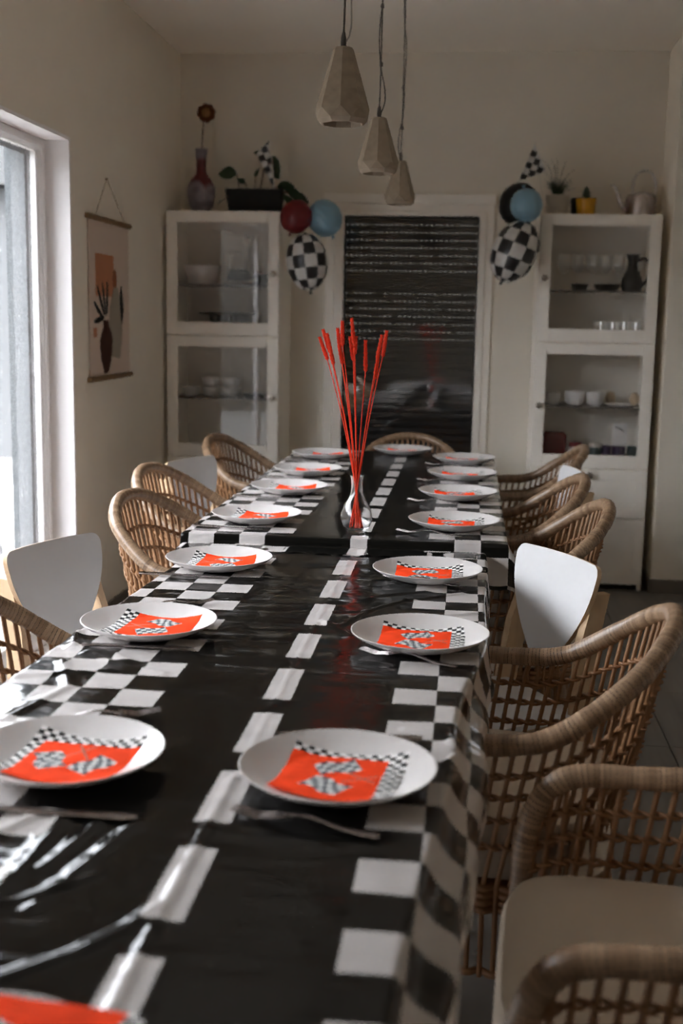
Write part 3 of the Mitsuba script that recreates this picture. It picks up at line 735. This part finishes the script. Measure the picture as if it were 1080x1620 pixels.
# ---------------------------------------------------------------- pendant lamps
for (x, y, z, zt), t in zip(((-.33, 2.93, 1.838, 2.015), (-.318, 3.87, 1.836, 2.009), (-.327, 5.15, 1.863, 2.043)), ('nearest and highest in the picture', 'middle', 'farthest')):
    P = Parts()
    hh = zt - z
    def ring(r, zz, off=0.0, n=8):
        a = (np.arange(n) + off) * 2 * PI / n + .035
        return np.stack([r * np.cos(a), r * np.sin(a), np.full(n, zz)], 1)
    # hexagon-like cone with a faceted lower rim
    n = 8
    rings = [ring(.020, hh), ring(.0245, hh - .004), ring(.0660, .034), ring(.0640, .010, .5), ring(.0530, 0.0, .5)]
    V = np.vstack(rings); F = []
    for a, b, sh_ in ((0, 1, 0), (1, 2, 0), (2, 3, 1), (3, 4, 0)):
        for j in range(n):
            j2 = (j + 1) % n
            A, A2, B, B2 = a * n + j, a * n + j2, b * n + j, b * n + j2
            if sh_:
                F += [(A, B, A2), (A2, B, B2)]
            else:
                F += [(A, B, A2), (A2, B, B2)]
    inner = [ring(.0490, 0.0, .5), ring(.045, .03, .5), ring(.012, hh - .03)]
    k = len(V); V = np.vstack([V] + inner)
    for j in range(n):
        j2 = (j + 1) % n
        for a, b in ((4 * n, k), (k, k + n), (k + n, k + 2 * n)):
            F += [(a + j, b + j, a + j2), (a + j2, b + j, b + j2)]
        F.append((k + 2 * n + j, k + 2 * n + j2, k + 2 * n))
        F.append((j2, j, 0))
    P.add('shade', tm(V, F), M_CONCRETE)
    P.add('socket_cap', moved(lathe([(0, 0), (.007, 0), (.0065, .02), (.004, .034), (0, .034)], 14), z=hh), M_CORD, 40)
    top = ZC - z
    P.add('suspension_wire', tube(spline([(.0, 0, hh + .03), (.002, 0, hh + .12), (.004, 0, top)], 16), .0026 if t[0] == 'n' else .0022, 7), M_CORD, 40)
    if t[0] == 'n':
        loop = [(.003, 0, hh + .008), (.015, 0, hh + .03), (.017, 0, hh + .10), (.015, 0, top)]
    elif t[0] == 'm':
        loop = [(.004, 0, hh + .01), (.018, 0, hh + .05), (.014, 0, hh + .10), (.003, 0, hh + .15), (-.004, 0, hh + .26), (.006, 0, hh + .38), (.004, 0, top)]
    else:
        loop = [(-.003, 0, hh + .01), (-.012, 0, hh + .06), (-.006, 0, hh + .13), (.004, 0, hh + .18), (.008, 0, hh + .32), (.012, 0, hh + .47), (.0, 0, hh + .58), (.004, 0, top)]
    P.add('cable', tube(spline(loop, 40), .0021, 7), M_CORDL if t[0] == 'n' else M_CORD, 40)
    for zz in ((.22,) if t[0] == 'n' else (.155, .33) if t[0] == 'm' else (.13, .29)):
        P.add('cable_clip', moved(CYL(.0055, .012), x=.003, z=hh + zz), M_CORD, 40)
    P.add('ceiling_rose', moved(lathe([(0, 0), (.045, .0), (.05, .004), (.05, .024), (0, .024)], 28), z=top - .024), M_CONCRETE, 40)
    put('pendant_lamp', P, at(x, y, z), f'faceted concrete pendant lamp, the {t} of the three', 'pendant lamp', 'concrete pendant lamps over the table')

# ---------------------------------------------------------------- tables and cloths
TN, TF = .745, .770
def table(x0, x1, y0, y1, z, label, M=None):
    P = Parts()
    P.add('table_top', box(x0, x1, y0, y1, z - .03, z - .002, .004), M_GRAYF)
    P.add('apron', join(box(x0 + .06, x1 - .06, y0 + .05, y0 + .07, z - .1, z - .03), box(x0 + .06, x1 - .06, y1 - .07, y1 - .05, z - .1, z - .03), box(x0 + .05, x0 + .07, y0 + .06, y1 - .06, z - .1, z - .03), box(x1 - .07, x1 - .05, y0 + .06, y1 - .06, z - .1, z - .03)), M_GRAYF)
    for xx in (x0 + .004, x1 - .064):
        for yy in (y0 + .02, y1 - .09):
            P.add('leg', box(xx, xx + .06, yy, yy + .06, 0, z - .03, .004), M_GRAYF)
    put('dining_table', P, M, label, 'table')


table(-.365, .372, -1.31, 1.31, TN, 'near half of the long dining table, pale timber under the cloth', at(-.402, 1.82, 0, -2.5))
table(-.775, .106, 3.205, 5.42, TF, 'far half of the long dining table, a little higher than the near one')

ss = lambda a, b, t: (lambda q: q * q * (3 - 2 * q))(np.clip((t - a) / (b - a), 0, 1))
def ridge(X, Y, pts, h_, w_):
    pts = np.asarray(pts, float); best = np.full(X.shape, 9.0)
    for a, b in zip(pts[:-1], pts[1:]):
        d = b - a; t = np.clip(((X - a[0]) * d[0] + (Y - a[1]) * d[1]) / (d @ d), 0, 1)
        best = np.minimum(best, np.hypot(X - a[0] - t * d[0], Y - a[1] - t * d[1]))
    return h_ * np.exp(-(best / w_) ** 2)


def cloth_profile(t, th):
    """arc length past the edge -> (outward, downward) by integrating the angle table th (n, len(t))"""
    dt = np.diff(t, prepend=0)
    return np.cumsum(np.cos(th) * dt, 1), np.cumsum(np.sin(th) * dt, 1)


def near_cloth():
    X0 = -.302
    us = np.r_[np.arange(-.62, -.50, .006), np.arange(-.50, .20, .005), np.arange(.20, .44, .0035)]
    ys = np.arange(.42, 3.21, .006)
    U, Y = np.meshgrid(us, ys, indexing='xy')
    k = ss(1.75, 2.35, ys)                                   # 0 near, 1 far
    sil = np.interp(ys, [.4, .9, 1.05, 1.22, 1.44, 1.62, 2.35, 2.95, 3.2], [-.028, -.012, -.002, .013, .030, .041, .056, .063, .065])
    eR = sil - .055 * (1 - k) - .012 * k + .003 * np.sin(ys * 9)   # the table stands a little askew under the pattern
    eL = (-.727 + .044 * (ys - 3.0))[:, None]
    Z = np.full(U.shape, TN); X = X0 + U
    wig = 1.02 + .07 * np.sin(ys * 9 + 1) * (1 - k)
    for i, y in enumerate(ys):
        t = np.clip(X[i] - eR[i], 0, None)
        th = (wig[i] * (1 - k[i]) + 1.45 * k[i]) * ss(0, .016, t) + (1 - k[i]) * (-.42 * ss(.022, .055, t) + (2.04 - wig[i]) * ss(.062, .09, t))
        dt = np.diff(t, prepend=0)
        ox, oz = np.cumsum(np.cos(th) * dt), np.cumsum(np.sin(th) * dt)
        m = t > 0
        X[i] = np.where(m, eR[i] + ox, X[i]); Z[i] = np.where(m, TN - oz, Z[i])
    t = np.clip(eL - (X0 + U), 0, None)                   # left bend
    th = 1.5 * ss(0, .02, t)
    XX = X0 + U
    m = t > 0
    a = np.minimum(t, .02)
    X = np.where(m, eL - a * .75, X); Z = np.where(m, TN - np.clip(t - .004, 0, None), Z)
    n = np.clip(.485 - Y, 0, None)                           # near end hangs
    Z = Z - n; Y2 = np.where(n > 0, .485 - .004, Y)
    flat_ = (X > eL) & (X < eR[:, None] + .06)
    W = (meshkit.fbm(np.stack([U * 3, Y * 26, U * 0], -1), 3, 3) - .5) * .0035 + (meshkit.fbm(np.stack([U * 14, Y * 14, U * 0 + 2], -1), 2, 8) - .5) * .0022
    R = ridge(X, Y, [(-.302, .45), (-.305, 1.1), (-.304, 1.50)], .0036, .008) + ridge(X, Y, [(-.302, 1.5), (-.30, 3.2)], .0016, .004)
    for pts, h_, w_ in (([(-.29, 2.373), (-.249, 2.339), (-.201, 2.477), (-.13, 2.585)], .004, .006), ([(-.29, 2.373), (-.218, 2.279)], .003, .006), ([(-.489, 1.06), (-.488, 1.34)], .0045, .0125), ([(-.467, 1.20), (-.44, 1.35)], .0035, .010), ([(-.445, 1.12), (-.395, 1.345)], .003, .010), ([(-.52, 1.05), (-.50, 1.18)], .004, .011),
                         ([(-.80, 2.37), (-.765, 2.2), (-.735, 2.10)], .006, .012), ([(-.735, 2.10), (-.66, 2.07), (-.60, 2.02)], .0045, .011), ([(-.70, 2.06), (-.60, 1.99), (-.52, 1.96)], .004, .006),
                         ([(-.13, 2.585), (.05, 2.72)], .004, .006), ([(-.16, 2.40), (.04, 2.50)], .004, .006), ([(-.20, 2.62), (-.05, 2.70)], .004, .006), ([(-.02, 1.60), (.01, 1.66), (-.02, 1.72), (-.08, 1.74)], .006, .007), ([(-.36, 2.44), (-.20, 2.47)], .003, .006),
                         ([(-.40, 2.9), (-.25, 2.96)], .003, .006), ([(-.78, 1.9), (-.62, 1.96)], .004, .010), ([(-.70, 1.70), (-.66, 1.86), (-.72, 2.0)], .004, .010), ([(-.60, 1.20), (-.52, 1.36)], .004, .011), ([(-.55, 1.05), (-.40, 1.2)], .004, .007), ([(-.50, .93), (-.424, .986), (-.368, 1.042), (-.335, 1.09), (-.315, 1.139)], .0042, .009)):
        R = R + ridge(X, Y, pts, h_, w_)
    Z = Z + np.where(flat_, W + R + .0015, 0)
    hang = (X >= eR[:, None] + .02)
    X = X + np.where(hang, .006 * np.sin(Y * 23) * ss(0, .1, TN - Z), 0)
    V = np.stack([X, Y2, Z], -1).reshape(-1, 3)
    uv = np.stack([U, Y - 1.044 + 9 * 3 * PITCH * 0], -1).reshape(-1, 2)
    return tm(V, grid_faces(*U.shape)), uv


def far_cloth():
    X0 = -.292
    us = np.arange(-.70, .68, .008); ss_ = np.r_[np.arange(-.13, .1, .005), np.arange(.1, 2.45, .009)]
    U, S = np.meshgrid(us, ss_, indexing='xy')
    Y0 = 3.19
    X = X0 + U; Y = Y0 + S; Z = np.full(U.shape, TF + .001)
    eL, eR = -.79, .112
    tR = np.clip(X - eR, 0, None); tL = np.clip(eL - X, 0, None); tF = np.clip(-S, 0, None); tB = np.clip(S - 2.245, 0, None)
    # sides
    flare = .10 + .42 * np.exp(-np.clip(S, 0, None) / .12)
    X = np.where(tR > 0, eR + .006 + tR * flare, X); X = np.where(tL > 0, eL - .006 - .10 * tL, X)
    side = np.maximum(tR, tL)
    Z = Z - side * np.sqrt(1 - np.minimum(flare, .9) ** 2)
    # front: short drop, then the flap lies on the near cloth
    on = (X < .06) & (X > -.79)
    drop = np.minimum(tF, .026)
    rip = .004 * np.abs(np.sin(U * 37 + 2 * np.sin(U * 11))) * ss(.02, .06, tF)
    Zf = TF + .001 - drop + rip; Yf = Y0 - .006 * ss(0, .02, tF) - np.clip(tF - .026, 0, None)
    fr = (tF > 0) & (side <= 0)
    over = ss(.03, .075, X)                                   # beyond the near table the flap hangs
    Z = np.where(fr, Zf * (1 - over) + (TF - tF * .92) * over, Z); Y = np.where(tF > 0, Yf * (1 - over) + (Y0 - .006 - .22 * tF) * over, Y)
    cor = (tF > 0) & (side > 0)
    Z = np.where(cor, TF - np.hypot(side * .9, tF * .9), Z)
    Z = Z - tB; Y = np.where(tB > 0, Y0 + 2.25, Y)
    flat_ = (side <= 0) & (tF <= 0) & (tB <= 0)
    W = (meshkit.fbm(np.stack([U * 4, S * 22, U * 0 + 7], -1), 3, 4) - .5) * .003 + ridge(X, Y, [(-.292, 3.2), (-.292, 5.4)], .0014, .004)
    W = W + ridge(X, Y, [(-.09, 3.56), (-.02, 3.40), (.06, 3.33)], .004, .008)
    Z = Z + np.where(flat_, W + .001, 0)
    V = np.stack([X, Y, Z], -1).reshape(-1, 3)
    uv = np.stack([U, S + 3.19 - 3.235 + 30 * PITCH], -1).reshape(-1, 2)
    return tm(V, grid_faces(*U.shape)), uv


m_, uv_ = near_cloth()
one('tablecloth', m_, 'material_tablecloth_near', True, uv_, label='black racetrack tablecloth with checkered borders on the near half of the table', cat='tablecloth')
m_, uv_ = far_cloth()
one('tablecloth', m_, 'material_tablecloth_far', True, uv_, label='black racetrack tablecloth with checkered borders on the far half under the wheat vase', cat='tablecloth')

# ---------------------------------------------------------------- plates, napkins, cutlery
PR = [(0, .0), (.072, 0), (.080, .002), (.105, .011), (.126, .021), (.1345, .0275), (.1350, .0290), (.1335, .0295), (.124, .0250), (.103, .0150), (.084, .0075), (.072, .0055), (0, .005)]
plate_d = ply(lathe(PR, 72), M_PLATE, 40)
pr_in = np.array([(0, .005), (.072, .0055), (.084, .0075), (.103, .015), (.124, .025), (.1335, .0295), (.17, .036)])
def napkin(seed, flat=False):
    r_ = np.random.default_rng(seed)
    n = 25; L = .166
    a = np.linspace(-L / 2, L / 2, n)
    X, Y = np.meshgrid(a, a, indexing='xy')
    rr = np.hypot(X, Y)
    Z = np.interp(rr, pr_in[:, 0], pr_in[:, 1])
    Z = np.maximum(Z, .0065 + .10 * np.abs(X) ** 1.7) + .0012
    Z = Z * 0 + .028 + .006 * (rr / .1) ** 2 * (X > 0) if flat else Z
    Z += .0016 * (meshkit.noise(np.stack([X * 40, Y * 40, X * 0 + seed], -1)) - .2)
    th = .0022 * (1 - (np.maximum(np.abs(X), np.abs(Y)) / (L / 2)) ** 8)
    top = np.stack([X, Y, Z + th], -1).reshape(-1, 3); bot = np.stack([X, Y, Z], -1).reshape(-1, 3)
    f = grid_faces(n, n); k = n * n
    uv = np.stack([(X + L / 2) / L, (Y + L / 2) / L], -1).reshape(-1, 2) * .998 + .001
    return ply(tm(np.vstack([top, bot]), np.vstack([f, f[:, ::-1] + k])), M_NAPKIN, True, uv=np.vstack([uv, uv]))
nap = [napkin(s) for s in (1, 2, 3)]
nap_flat = napkin(4, True)

L = .196
xs = np.linspace(0, L * .70, 22)
zf = lambda x: .0022 + .012 * np.sin(PI * np.clip(x / L, 0, 1)) ** 2 * (x < L * .5) + 0 * x
zz = .003 + .010 * np.exp(-((xs / L - .50) / .20) ** 2)
ww = np.interp(xs / L, [0, .03, .12, .35, .55, .62, .70], [.010, .0135, .0135, .008, .006, .008, .021])
head = [strip(np.stack([xs, 0 * xs, zz], 1), ww, .0024)]
for k in range(4):
    yy = (k - 1.5) * .0058
    xt = np.linspace(L * .68, L, 8)
    zt = np.interp(xt, [L * .68, L * .82, L], [.0085, .0035, .0085]); 
    zt[0] = np.interp(xt[0], xs, zz)
    head.append(strip(np.stack([xt, 0 * xt + yy, zt], 1), np.linspace(.0042, .0020, 8), .0020))
fork_mesh = join(*head); fork_mesh.apply_translation((-L / 2, 0, 0))
fork_d = ply(fork_mesh, M_STEEL, 40)
xk = np.linspace(0, .215, 26)
knife = strip(np.stack([xk, 0 * xk, .0035 + 0 * xk], 1), np.interp(xk, [0, .01, .09, .1, .12, .19, .208, .215], [.010, .014, .011, .010, .017, .019, .012, .003]), np.interp(xk, [0, .09, .1, .215], [.005, .005, .002, .0012]))
knife.apply_translation((-.1075, 0, 0))
knife_d = ply(knife, M_STEEL, 40)

nth = ('first', 'second', 'third', 'fourth', 'fifth', 'sixth', 'seventh')
right_p = [(-.160, 1.508), (-.080, 2.222), (-.088, 2.826), (-.033, 3.42), (-.029, 4.02), (-.018, 4.543), (-.014, 5.061)]
left_p = [(-.540, 1.510), (-.620, 2.220), (-.616, 2.862), (-.621, 3.417), (-.616, 4.023), (-.621, 4.527), (-.634, 5.089)]
nap_r = [-6, -1.5, 0, -2, 3, 0, 2]
nap_l = [84, 175, 180, 177, 180, 184, 180]
zT = lambda y: (TN + .003 if y < 3.15 else TF + .003)
for side, spots, rots in (('right', right_p, nap_r), ('left', left_p, nap_l)):
    for k, (x, y) in enumerate(spots):
        who = f'{nth[k]} on the {side} side from the camera'
        put('dinner_plate', [('', plate_d)], at(x, y, zT(y)), f'white round plate, {who}', 'plate', 'white plates along the table')
        put('paper_napkin', [('', nap[k % 3])], at(x + (0.004 if side == 'right' else .004), y + .002, zT(y), rots[k]), f'orange flag napkin on the plate {who}', 'napkin', 'orange napkins on the plates')
ex = [(-.385, .787, -95, 'at the near head of the table', TN + .003), (-.296, 5.338, 0, 'at the far head of the table', TF + .003)]
for x, y, r, t, z in ex:
    put('dinner_plate', [('', plate_d)], at(x, y, z), f'white round plate {t}', 'plate', 'white plates along the table')
    put('paper_napkin', [('', nap_flat if y < 2 else nap[0])], at(x + (.040 if y < 2 else .01), y + (.040 if y < 2 else .004), z + .001, r), f'orange napkin {t}', 'napkin', 'orange napkins on the plates')
forks = [(-.185, 1.364, 166, 'below the first plate on the right'), (-.097, 2.112, 158, 'below the second plate on the right'), (-.10, 2.772, 161, 'below the third plate on the right'), (-.10, 3.285, 165, 'below the fourth plate on the right'),
         (-.10, 3.885, 165, 'below the fifth plate on the right'), (-.09, 4.41, 170, 'below the sixth plate on the right'), (-.08, 4.925, 170, 'below the seventh plate on the right'),
         (-.56, 1.705, 22, 'behind the first plate on the left'), (-.63, 2.43, 32, 'behind the second plate on the left'), (-.62, 3.04, 20, 'behind the third plate on the left')]
for x, y, r, t in forks:
    put('fork', [('', fork_d)], at(x, y, zT(y) + .001, r), f'steel fork {t}', 'fork', 'steel forks')
knives = [(-.50, 1.350, 0, 'in front of the first plate on the left'), (-.610, 2.103, 3, 'in front of the second plate on the left'), (-.68, 2.735, 0, 'in front of the third plate on the left'), (-.68, 3.27, -8, 'in front of the fourth plate on the left'),
          (-.68, 3.87, -8, 'in front of the fifth plate on the left'), (-.69, 4.37, -8, 'in front of the sixth plate on the left'), (-.69, 4.93, -8, 'in front of the seventh plate on the left'), (-.16, 1.685, 182, 'behind the first plate on the right')]
for x, y, r, t in knives:
    put('table_knife', [('', knife_d)], at(x, y, zT(y) + .001, r), f'steel knife {t}', 'knife', 'steel knives')

# ---------------------------------------------------------------- vase with red wheat
VX, VY = -.310, 3.29
outer = [(0, 0), (.022, 0), (.026, .002), (.040, .018), (.0465, .038), (.045, .055), (.036, .078), (.024, .098), (.0175, .115), (.016, .135), (.017, .152), (.0205, .163)]
inner = [(.0188, .163), (.0152, .152), (.0142, .135), (.0157, .115), (.022, .098), (.034, .078), (.0425, .055), (.044, .038), (.038, .020), (.024, .009), (0, .008)]
vm = lathe(outer + inner, 56); vm.fix_normals()
one('glass_vase', vm, M_GLASS, 40, M=at(VX, VY, TF + .003), label='small clear glass vase holding red wheat on the black cloth', cat='vase')
heads = [(-.423, 1.322, -.401, 1.264), (-.416, 1.344, -.396, 1.284), (-.400, 1.334, -.381, 1.252), (-.375, 1.348, -.367, 1.286), (-.368, 1.306, -.358, 1.253), (-.359, 1.368, -.357, 1.305), (-.340, 1.325, -.330, 1.263), (-.332, 1.376, -.325, 1.311),
         (-.322, 1.325, -.324, 1.280), (-.295, 1.316, -.293, 1.234), (-.247, 1.331, -.258, 1.271), (-.237, 1.343, -.246, 1.275), (-.255, 1.290, -.264, 1.215)]
wl = ['lowest at the left edge of the bunch', 'second from the left edge, tall', 'thick one leaning left', 'thick upright one left of centre', 'shorter one behind the thick upright ear', 'thin tall one left of the tallest', 'short one in the middle',
      'tallest of the bunch', 'half hidden behind the tallest', 'short thin one alone right of centre', 'left ear of the right pair', 'tallest ear at the right edge', 'lowest ear in the right group']
grain = trimesh.creation.icosphere(subdivisions=1)
for k, (tx, tz, bx, bz) in enumerate(heads):
    dy = .022 * math.sin(k * 2.4)
    q = .009 * (-1 if tx < -.31 else 1) * ((k * 37 % 10) / 10)
    foot = (VX - (tx - VX) * .16 + .006 * math.sin(k * 5), VY - dy * .4 + .010 * math.sin(k * 3.1), TF + .003 + .012)
    neck = (VX + (tx - VX) * .07, VY + dy * .12, TF + .155)
    midp = (VX + (bx - VX) * .50, VY + dy * .5, TF + .155 + (bz - TF - .155) * .52)
    P = Parts()
    P.add('stem', tube(spline([foot, neck, midp, (bx, VY + dy, bz)], 26), np.linspace(.0021, .0013, 26), 7), M_RED, True)
    a, b = np.array([bx, VY + dy, bz]), np.array([tx, VY + dy, tz])
    ax = (b - a) / np.linalg.norm(b - a); e1 = np.cross(ax, [0, 1, 0]); e1 /= np.linalg.norm(e1); e2 = np.cross(ax, e1)
    gs = []
    nl = max(9, int(np.linalg.norm(b - a) / .0052))
    for i in range(nl):
        t = i / (nl - 1)
        rr = .0042 * (1 - .45 * t) * (.7 + .3 * min(1, i / 2))
        for j in range(4):
            an = j * PI / 2 + (i % 2) * PI / 4
            o = e1 * math.cos(an) + e2 * math.sin(an)
            d = ax * .9 + o * .45; d /= np.linalg.norm(d)
            R = np.eye(4); s1 = np.cross(d, ax + o * .1); s1 /= np.linalg.norm(s1) + 1e-9; s2 = np.cross(d, s1)
            R[:3, 0], R[:3, 1], R[:3, 2] = s1 * .0022, s2 * .0022, d * .0050
            R[:3, 3] = a + (b - a) * t * .97 + o * rr
            gm_ = grain.copy(); gm_.apply_transform(R); gs.append(gm_)
    P.add('ear', join(*gs), M_RED, True)
    put('wheat_stalk', P, None, f'red dyed wheat stalk in the glass vase, {wl[k]}', 'wheat', 'red wheat in the glass vase')


# ---------------------------------------------------------------- wicker armchair
def wicker():
    half = [(.226, .262, .0), (.222, .265, .22), (.218, .268, .48), (.207, .272, .585), (.168, .277, .648), (.10, .279, .664), (.0, .276, .668), (-.075, .268, .684), (-.15, .244, .732), (-.215, .198, .783), (-.262, .105, .828)]
    full = np.array(half + [(-.276, 0, .843)] + [(x, -y, z) for x, y, z in half[::-1]])
    path = spline(full, 330)
    P = Parts()
    s = np.r_[0, np.cumsum(np.linalg.norm(np.diff(path, axis=0), axis=1))]
    fr = s / .0085 - np.floor(s / .0085)
    rad = .0195 - .0016 * (2 * np.abs(fr - .5)) ** 4
    m, uv = tube(path, rad, 12, want_uv=True)
    P.add('rail', m, M_WRAP, True, uv=uv)
    # part of the rail that carries the weave: from the front top corner of one arm to the other
    lo = np.argmax(path[:, 2] > .60); hi = len(path) - lo
    top = path[lo:hi]
    st = np.r_[0, np.cumsum(np.linalg.norm(np.diff(top, axis=0), axis=1))]; st /= st[-1]
    qh = [(.225, .248, .40), (.10, .250, .40), (-.04, .246, .40), (-.125, .205, .40), (-.165, .11, .40)]
    Q = spline(np.array(qh + [(-.178, 0, .40)] + [(x, -y, z) for x, y, z in qh[::-1]]), len(top))
    def surf(t, h):
        a = np.stack([np.interp(t, st, top[:, k]) for k in range(3)], -1); b = np.stack([np.interp(t, np.linspace(0, 1, len(Q)), Q[:, k]) for k in range(3)], -1)
        return a + (b - a) * np.asarray(h)[..., None]
    def low(t, h):                                    # below the seat
        b = np.stack([np.interp(t, np.linspace(0, 1, len(Q)), Q[:, k]) for k in range(3)], -1)
        c = b * [1.02, 1.02, 1] + [.0, 0, 0]
        return b + (c - b) * np.asarray(h)[..., None] - np.stack([0 * h, 0 * h, .17 * h], -1)
    N = 50
    for t in (np.arange(N) + .5) / N:
        pts = np.vstack([surf(np.full(6, t), np.linspace(0.0, 1, 6)), low(np.full(3, t), np.linspace(.2, 1, 3))])
        P.add('spindle', tube(pts, .0050, 6), M_RATTAN, True)
    tt = np.linspace(0.0, 1, 450)
    for h, f in ((.22, surf), (.37, surf), (.53, surf), (.72, surf)):
        base = f(tt, np.full(450, h))
        nrm = np.cross(np.gradient(base, axis=0), [0, 0, 1.0]); nrm /= np.linalg.norm(nrm, axis=1, keepdims=True)
        ms = []
        for ph in (0, PI):
            w_ = np.cos(tt * N * PI + ph + PI / 2 * 0); z_ = np.sin(tt * N * PI + ph)
            ms.append(tube(base + nrm * (.0068 * z_)[:, None] + np.array([0, 0, 1.0]) * (.0032 * w_)[:, None], .0036, 5))
        P.add('woven_band', join(*ms), M_RATTAN, True)
    for h in (.02, .10, .18, .26, .95):
        base = low(tt, np.full(450, h))
        w_ = np.sin(tt * N * PI + (0 if int(h * 100) % 4 == 2 else PI))
        nrm = np.cross(np.gradient(base, axis=0), [0, 0, 1.0]); nrm /= np.linalg.norm(nrm, axis=1, keepdims=True)
        P.add('woven_band', tube(base + nrm * (.006 * w_)[:, None], .0065, 6), M_RATTAN, True)
    P.add('seat_rail', join(tube([(.225, -.25, .385), (.225, .25, .385)], .016, 10), tube([(.225, -.25, .35), (.225, .25, .35)], .010, 8), tube([(.225, -.25, .32), (.225, .25, .32)], .008, 8)), M_WRAP, 40)
    P.add('seat', box(-.14, .22, -.235, .235, .375, .403, .01), M_RATTAN)
    for y in (-.20, .20):
        P.add('rear_leg', tube([(-.13, y, .40), (-.16, y * 1.02, .2), (-.20, y * 1.05, .0)], .0165, 10), M_WRAP, 40)
    n = 48
    a = np.arange(n) * 2 * PI / n
    sq = lambda q: np.sign(q) * np.abs(q) ** .42
    rings = []
    for z, s_ in ((.404, .95), (.410, .99), (.455, 1.0), (.500, .992), (.514, .96), (.520, .6), (.522, .2)):
        rings.append(np.stack([0.030 + .218 * s_ * sq(np.cos(a)), .243 * s_ * sq(np.sin(a)) * (1 - .16 * (np.cos(a) < 0) * np.abs(np.cos(a))), np.full(n, z)], 1))
    P.add('cushion', loft(rings), M_CUSHION, 50)
    return P


wk = wicker()
wg = 'wicker armchairs around the table'
for x, y, deg, t in ((.312, 1.52, 176.5, 'nearest the camera on the right, its cushion in full view'), (.117, 2.18, 172, 'second from the camera on the right, in front of the white chair'), (.142, 3.48, 182, 'directly behind the large white chair on the right'),
                     (.128, 4.08, 183, 'fifth on the right, behind another wicker chair'), (.225, 5.12, 180, 'farthest on the right in front of the cabinet'),
                     (-.760, 2.05, -4, 'cut off by the left edge of the photo'), (-.735, 3.34, -8, 'on the left just behind the near white chair'), (-.855, 3.98, -8, 'on the left, second wicker back from the window'), (-.865, 5.10, -10, 'farthest on the left in front of the cabinet'),
                     (-.290, 5.66, -90, 'at the far head of the table in front of the terrace door')):
    put('wicker_armchair', wk, at(x, y, 0, deg) if deg != -90 else at(x, y, 0, deg).scale(.95), f'natural wicker armchair {t}', 'chair', wg)


# ---------------------------------------------------------------- white shell chair
def white_chair():
    P = Parts()
    zb, ztp, r = .545, .816, .026
    zs = np.r_[np.linspace(zb, ztp - r, 16), ztp - r + r * np.sin(np.linspace(.12, PI / 2, 10))]
    def hw(z):
        q = np.clip((z - zb) / (ztp - r - zb), 0, 1)
        base = .022 + .150 * np.sin(q * PI / 2) ** .82
        base = base - .0
        return base - np.where(z > ztp - r, r - np.sqrt(np.clip(r * r - (z - ztp + r) ** 2, 0, None)), 0)
    sgrid = np.linspace(-1, 1, 25)
    Y = hw(zs)[:, None] * sgrid; Z = np.repeat(zs[:, None], 25, 1)
    Z = Z + np.where(Z > ztp - r, -.05 * Y ** 2, 0)
    X = -.195 - .22 * (Z - zb) + .06 * np.clip(.56 - Z, 0, 1) + 0.62 * Y ** 2
    F = np.stack([X, Y, Z], -1)
    du, dv = np.gradient(F, axis=1), np.gradient(F, axis=0)
    n = np.cross(du, dv); n /= np.linalg.norm(n, axis=-1, keepdims=True)
    B = F - n * .011 * np.sign(n[..., :1])
    k = X.size; m = 25
    f = grid_faces(len(zs), m)
    P.add('backrest', tm(np.vstack([F.reshape(-1, 3), B.reshape(-1, 3)]), np.vstack([f, f[:, ::-1] + k])), M_WCHAIR, 50)
    idx = np.arange(k).reshape(len(zs), m)
    ed = np.r_[idx[0], idx[1:, -1], idx[-1, ::-1][1:], idx[::-1, 0][1:]]
    FF, BB = F.reshape(-1, 3)[ed], B.reshape(-1, 3)[ed]
    q = len(ed)
    fe = np.stack([np.arange(q - 1), np.arange(q - 1) + q, np.arange(1, q) + q, np.arange(1, q)], 1)
    P.add('backrest__ply_edge', tm(np.vstack([FF, BB]), fe), M_BIRCH)
    seat = sg.Polygon([(-.17, -.13), (.17, -.17), (.17, .17), (-.17, .13)]).buffer(.04)
    P.add('seat', prism(seat, .448, .461), M_WCHAIR)
    for y in (-1, 1):
        P.add('leg', loft([[(.155 + a, y * .165 + b, .447) for a, b in ((-.022, -.012), (.022, -.012), (.022, .012), (-.022, .012))], [(.20 + a, y * .20 + b, 0) for a, b in ((-.016, -.012), (.016, -.012), (.016, .012), (-.016, .012))]]), M_BIRCH)
        P.add('leg', loft([[(x + a, y * yy + b, z) for a, b in ((-w_, -.0125), (w_, -.0125), (w_, .0125), (-w_, .0125))] for x, yy, z, w_ in ((-.285, .205, 0, .016), (-.205, .168, .44, .026), (-.226, .150, .62, .026), (-.262, .142, .745, .022))]), M_BIRCH)
    P.add('seat_frame', join(box(-.20, .17, -.16, -.14, .40, .447), box(-.20, .17, .14, .16, .40, .447), box(-.21, -.19, -.16, .16, .40, .447), box(.15, .17, -.16, .16, .40, .447)), M_BIRCH)
    return P


wh = white_chair()
for x, y, deg, t in ((.0225, 2.745, 210, 'on the right side of the table, large in view'), (.175, 4.56, 190, 'on the right, one corner showing above wicker'), (-.7925, 2.684, -21, 'on the left beside the window'), (-.875, 4.475, -21, 'far on the left, partly hidden by wicker chairs')):
    put('white_chair', wh, at(x, y, 0, deg), f'white shell chair with birch legs {t}', 'chair', 'white shell chairs at the table')
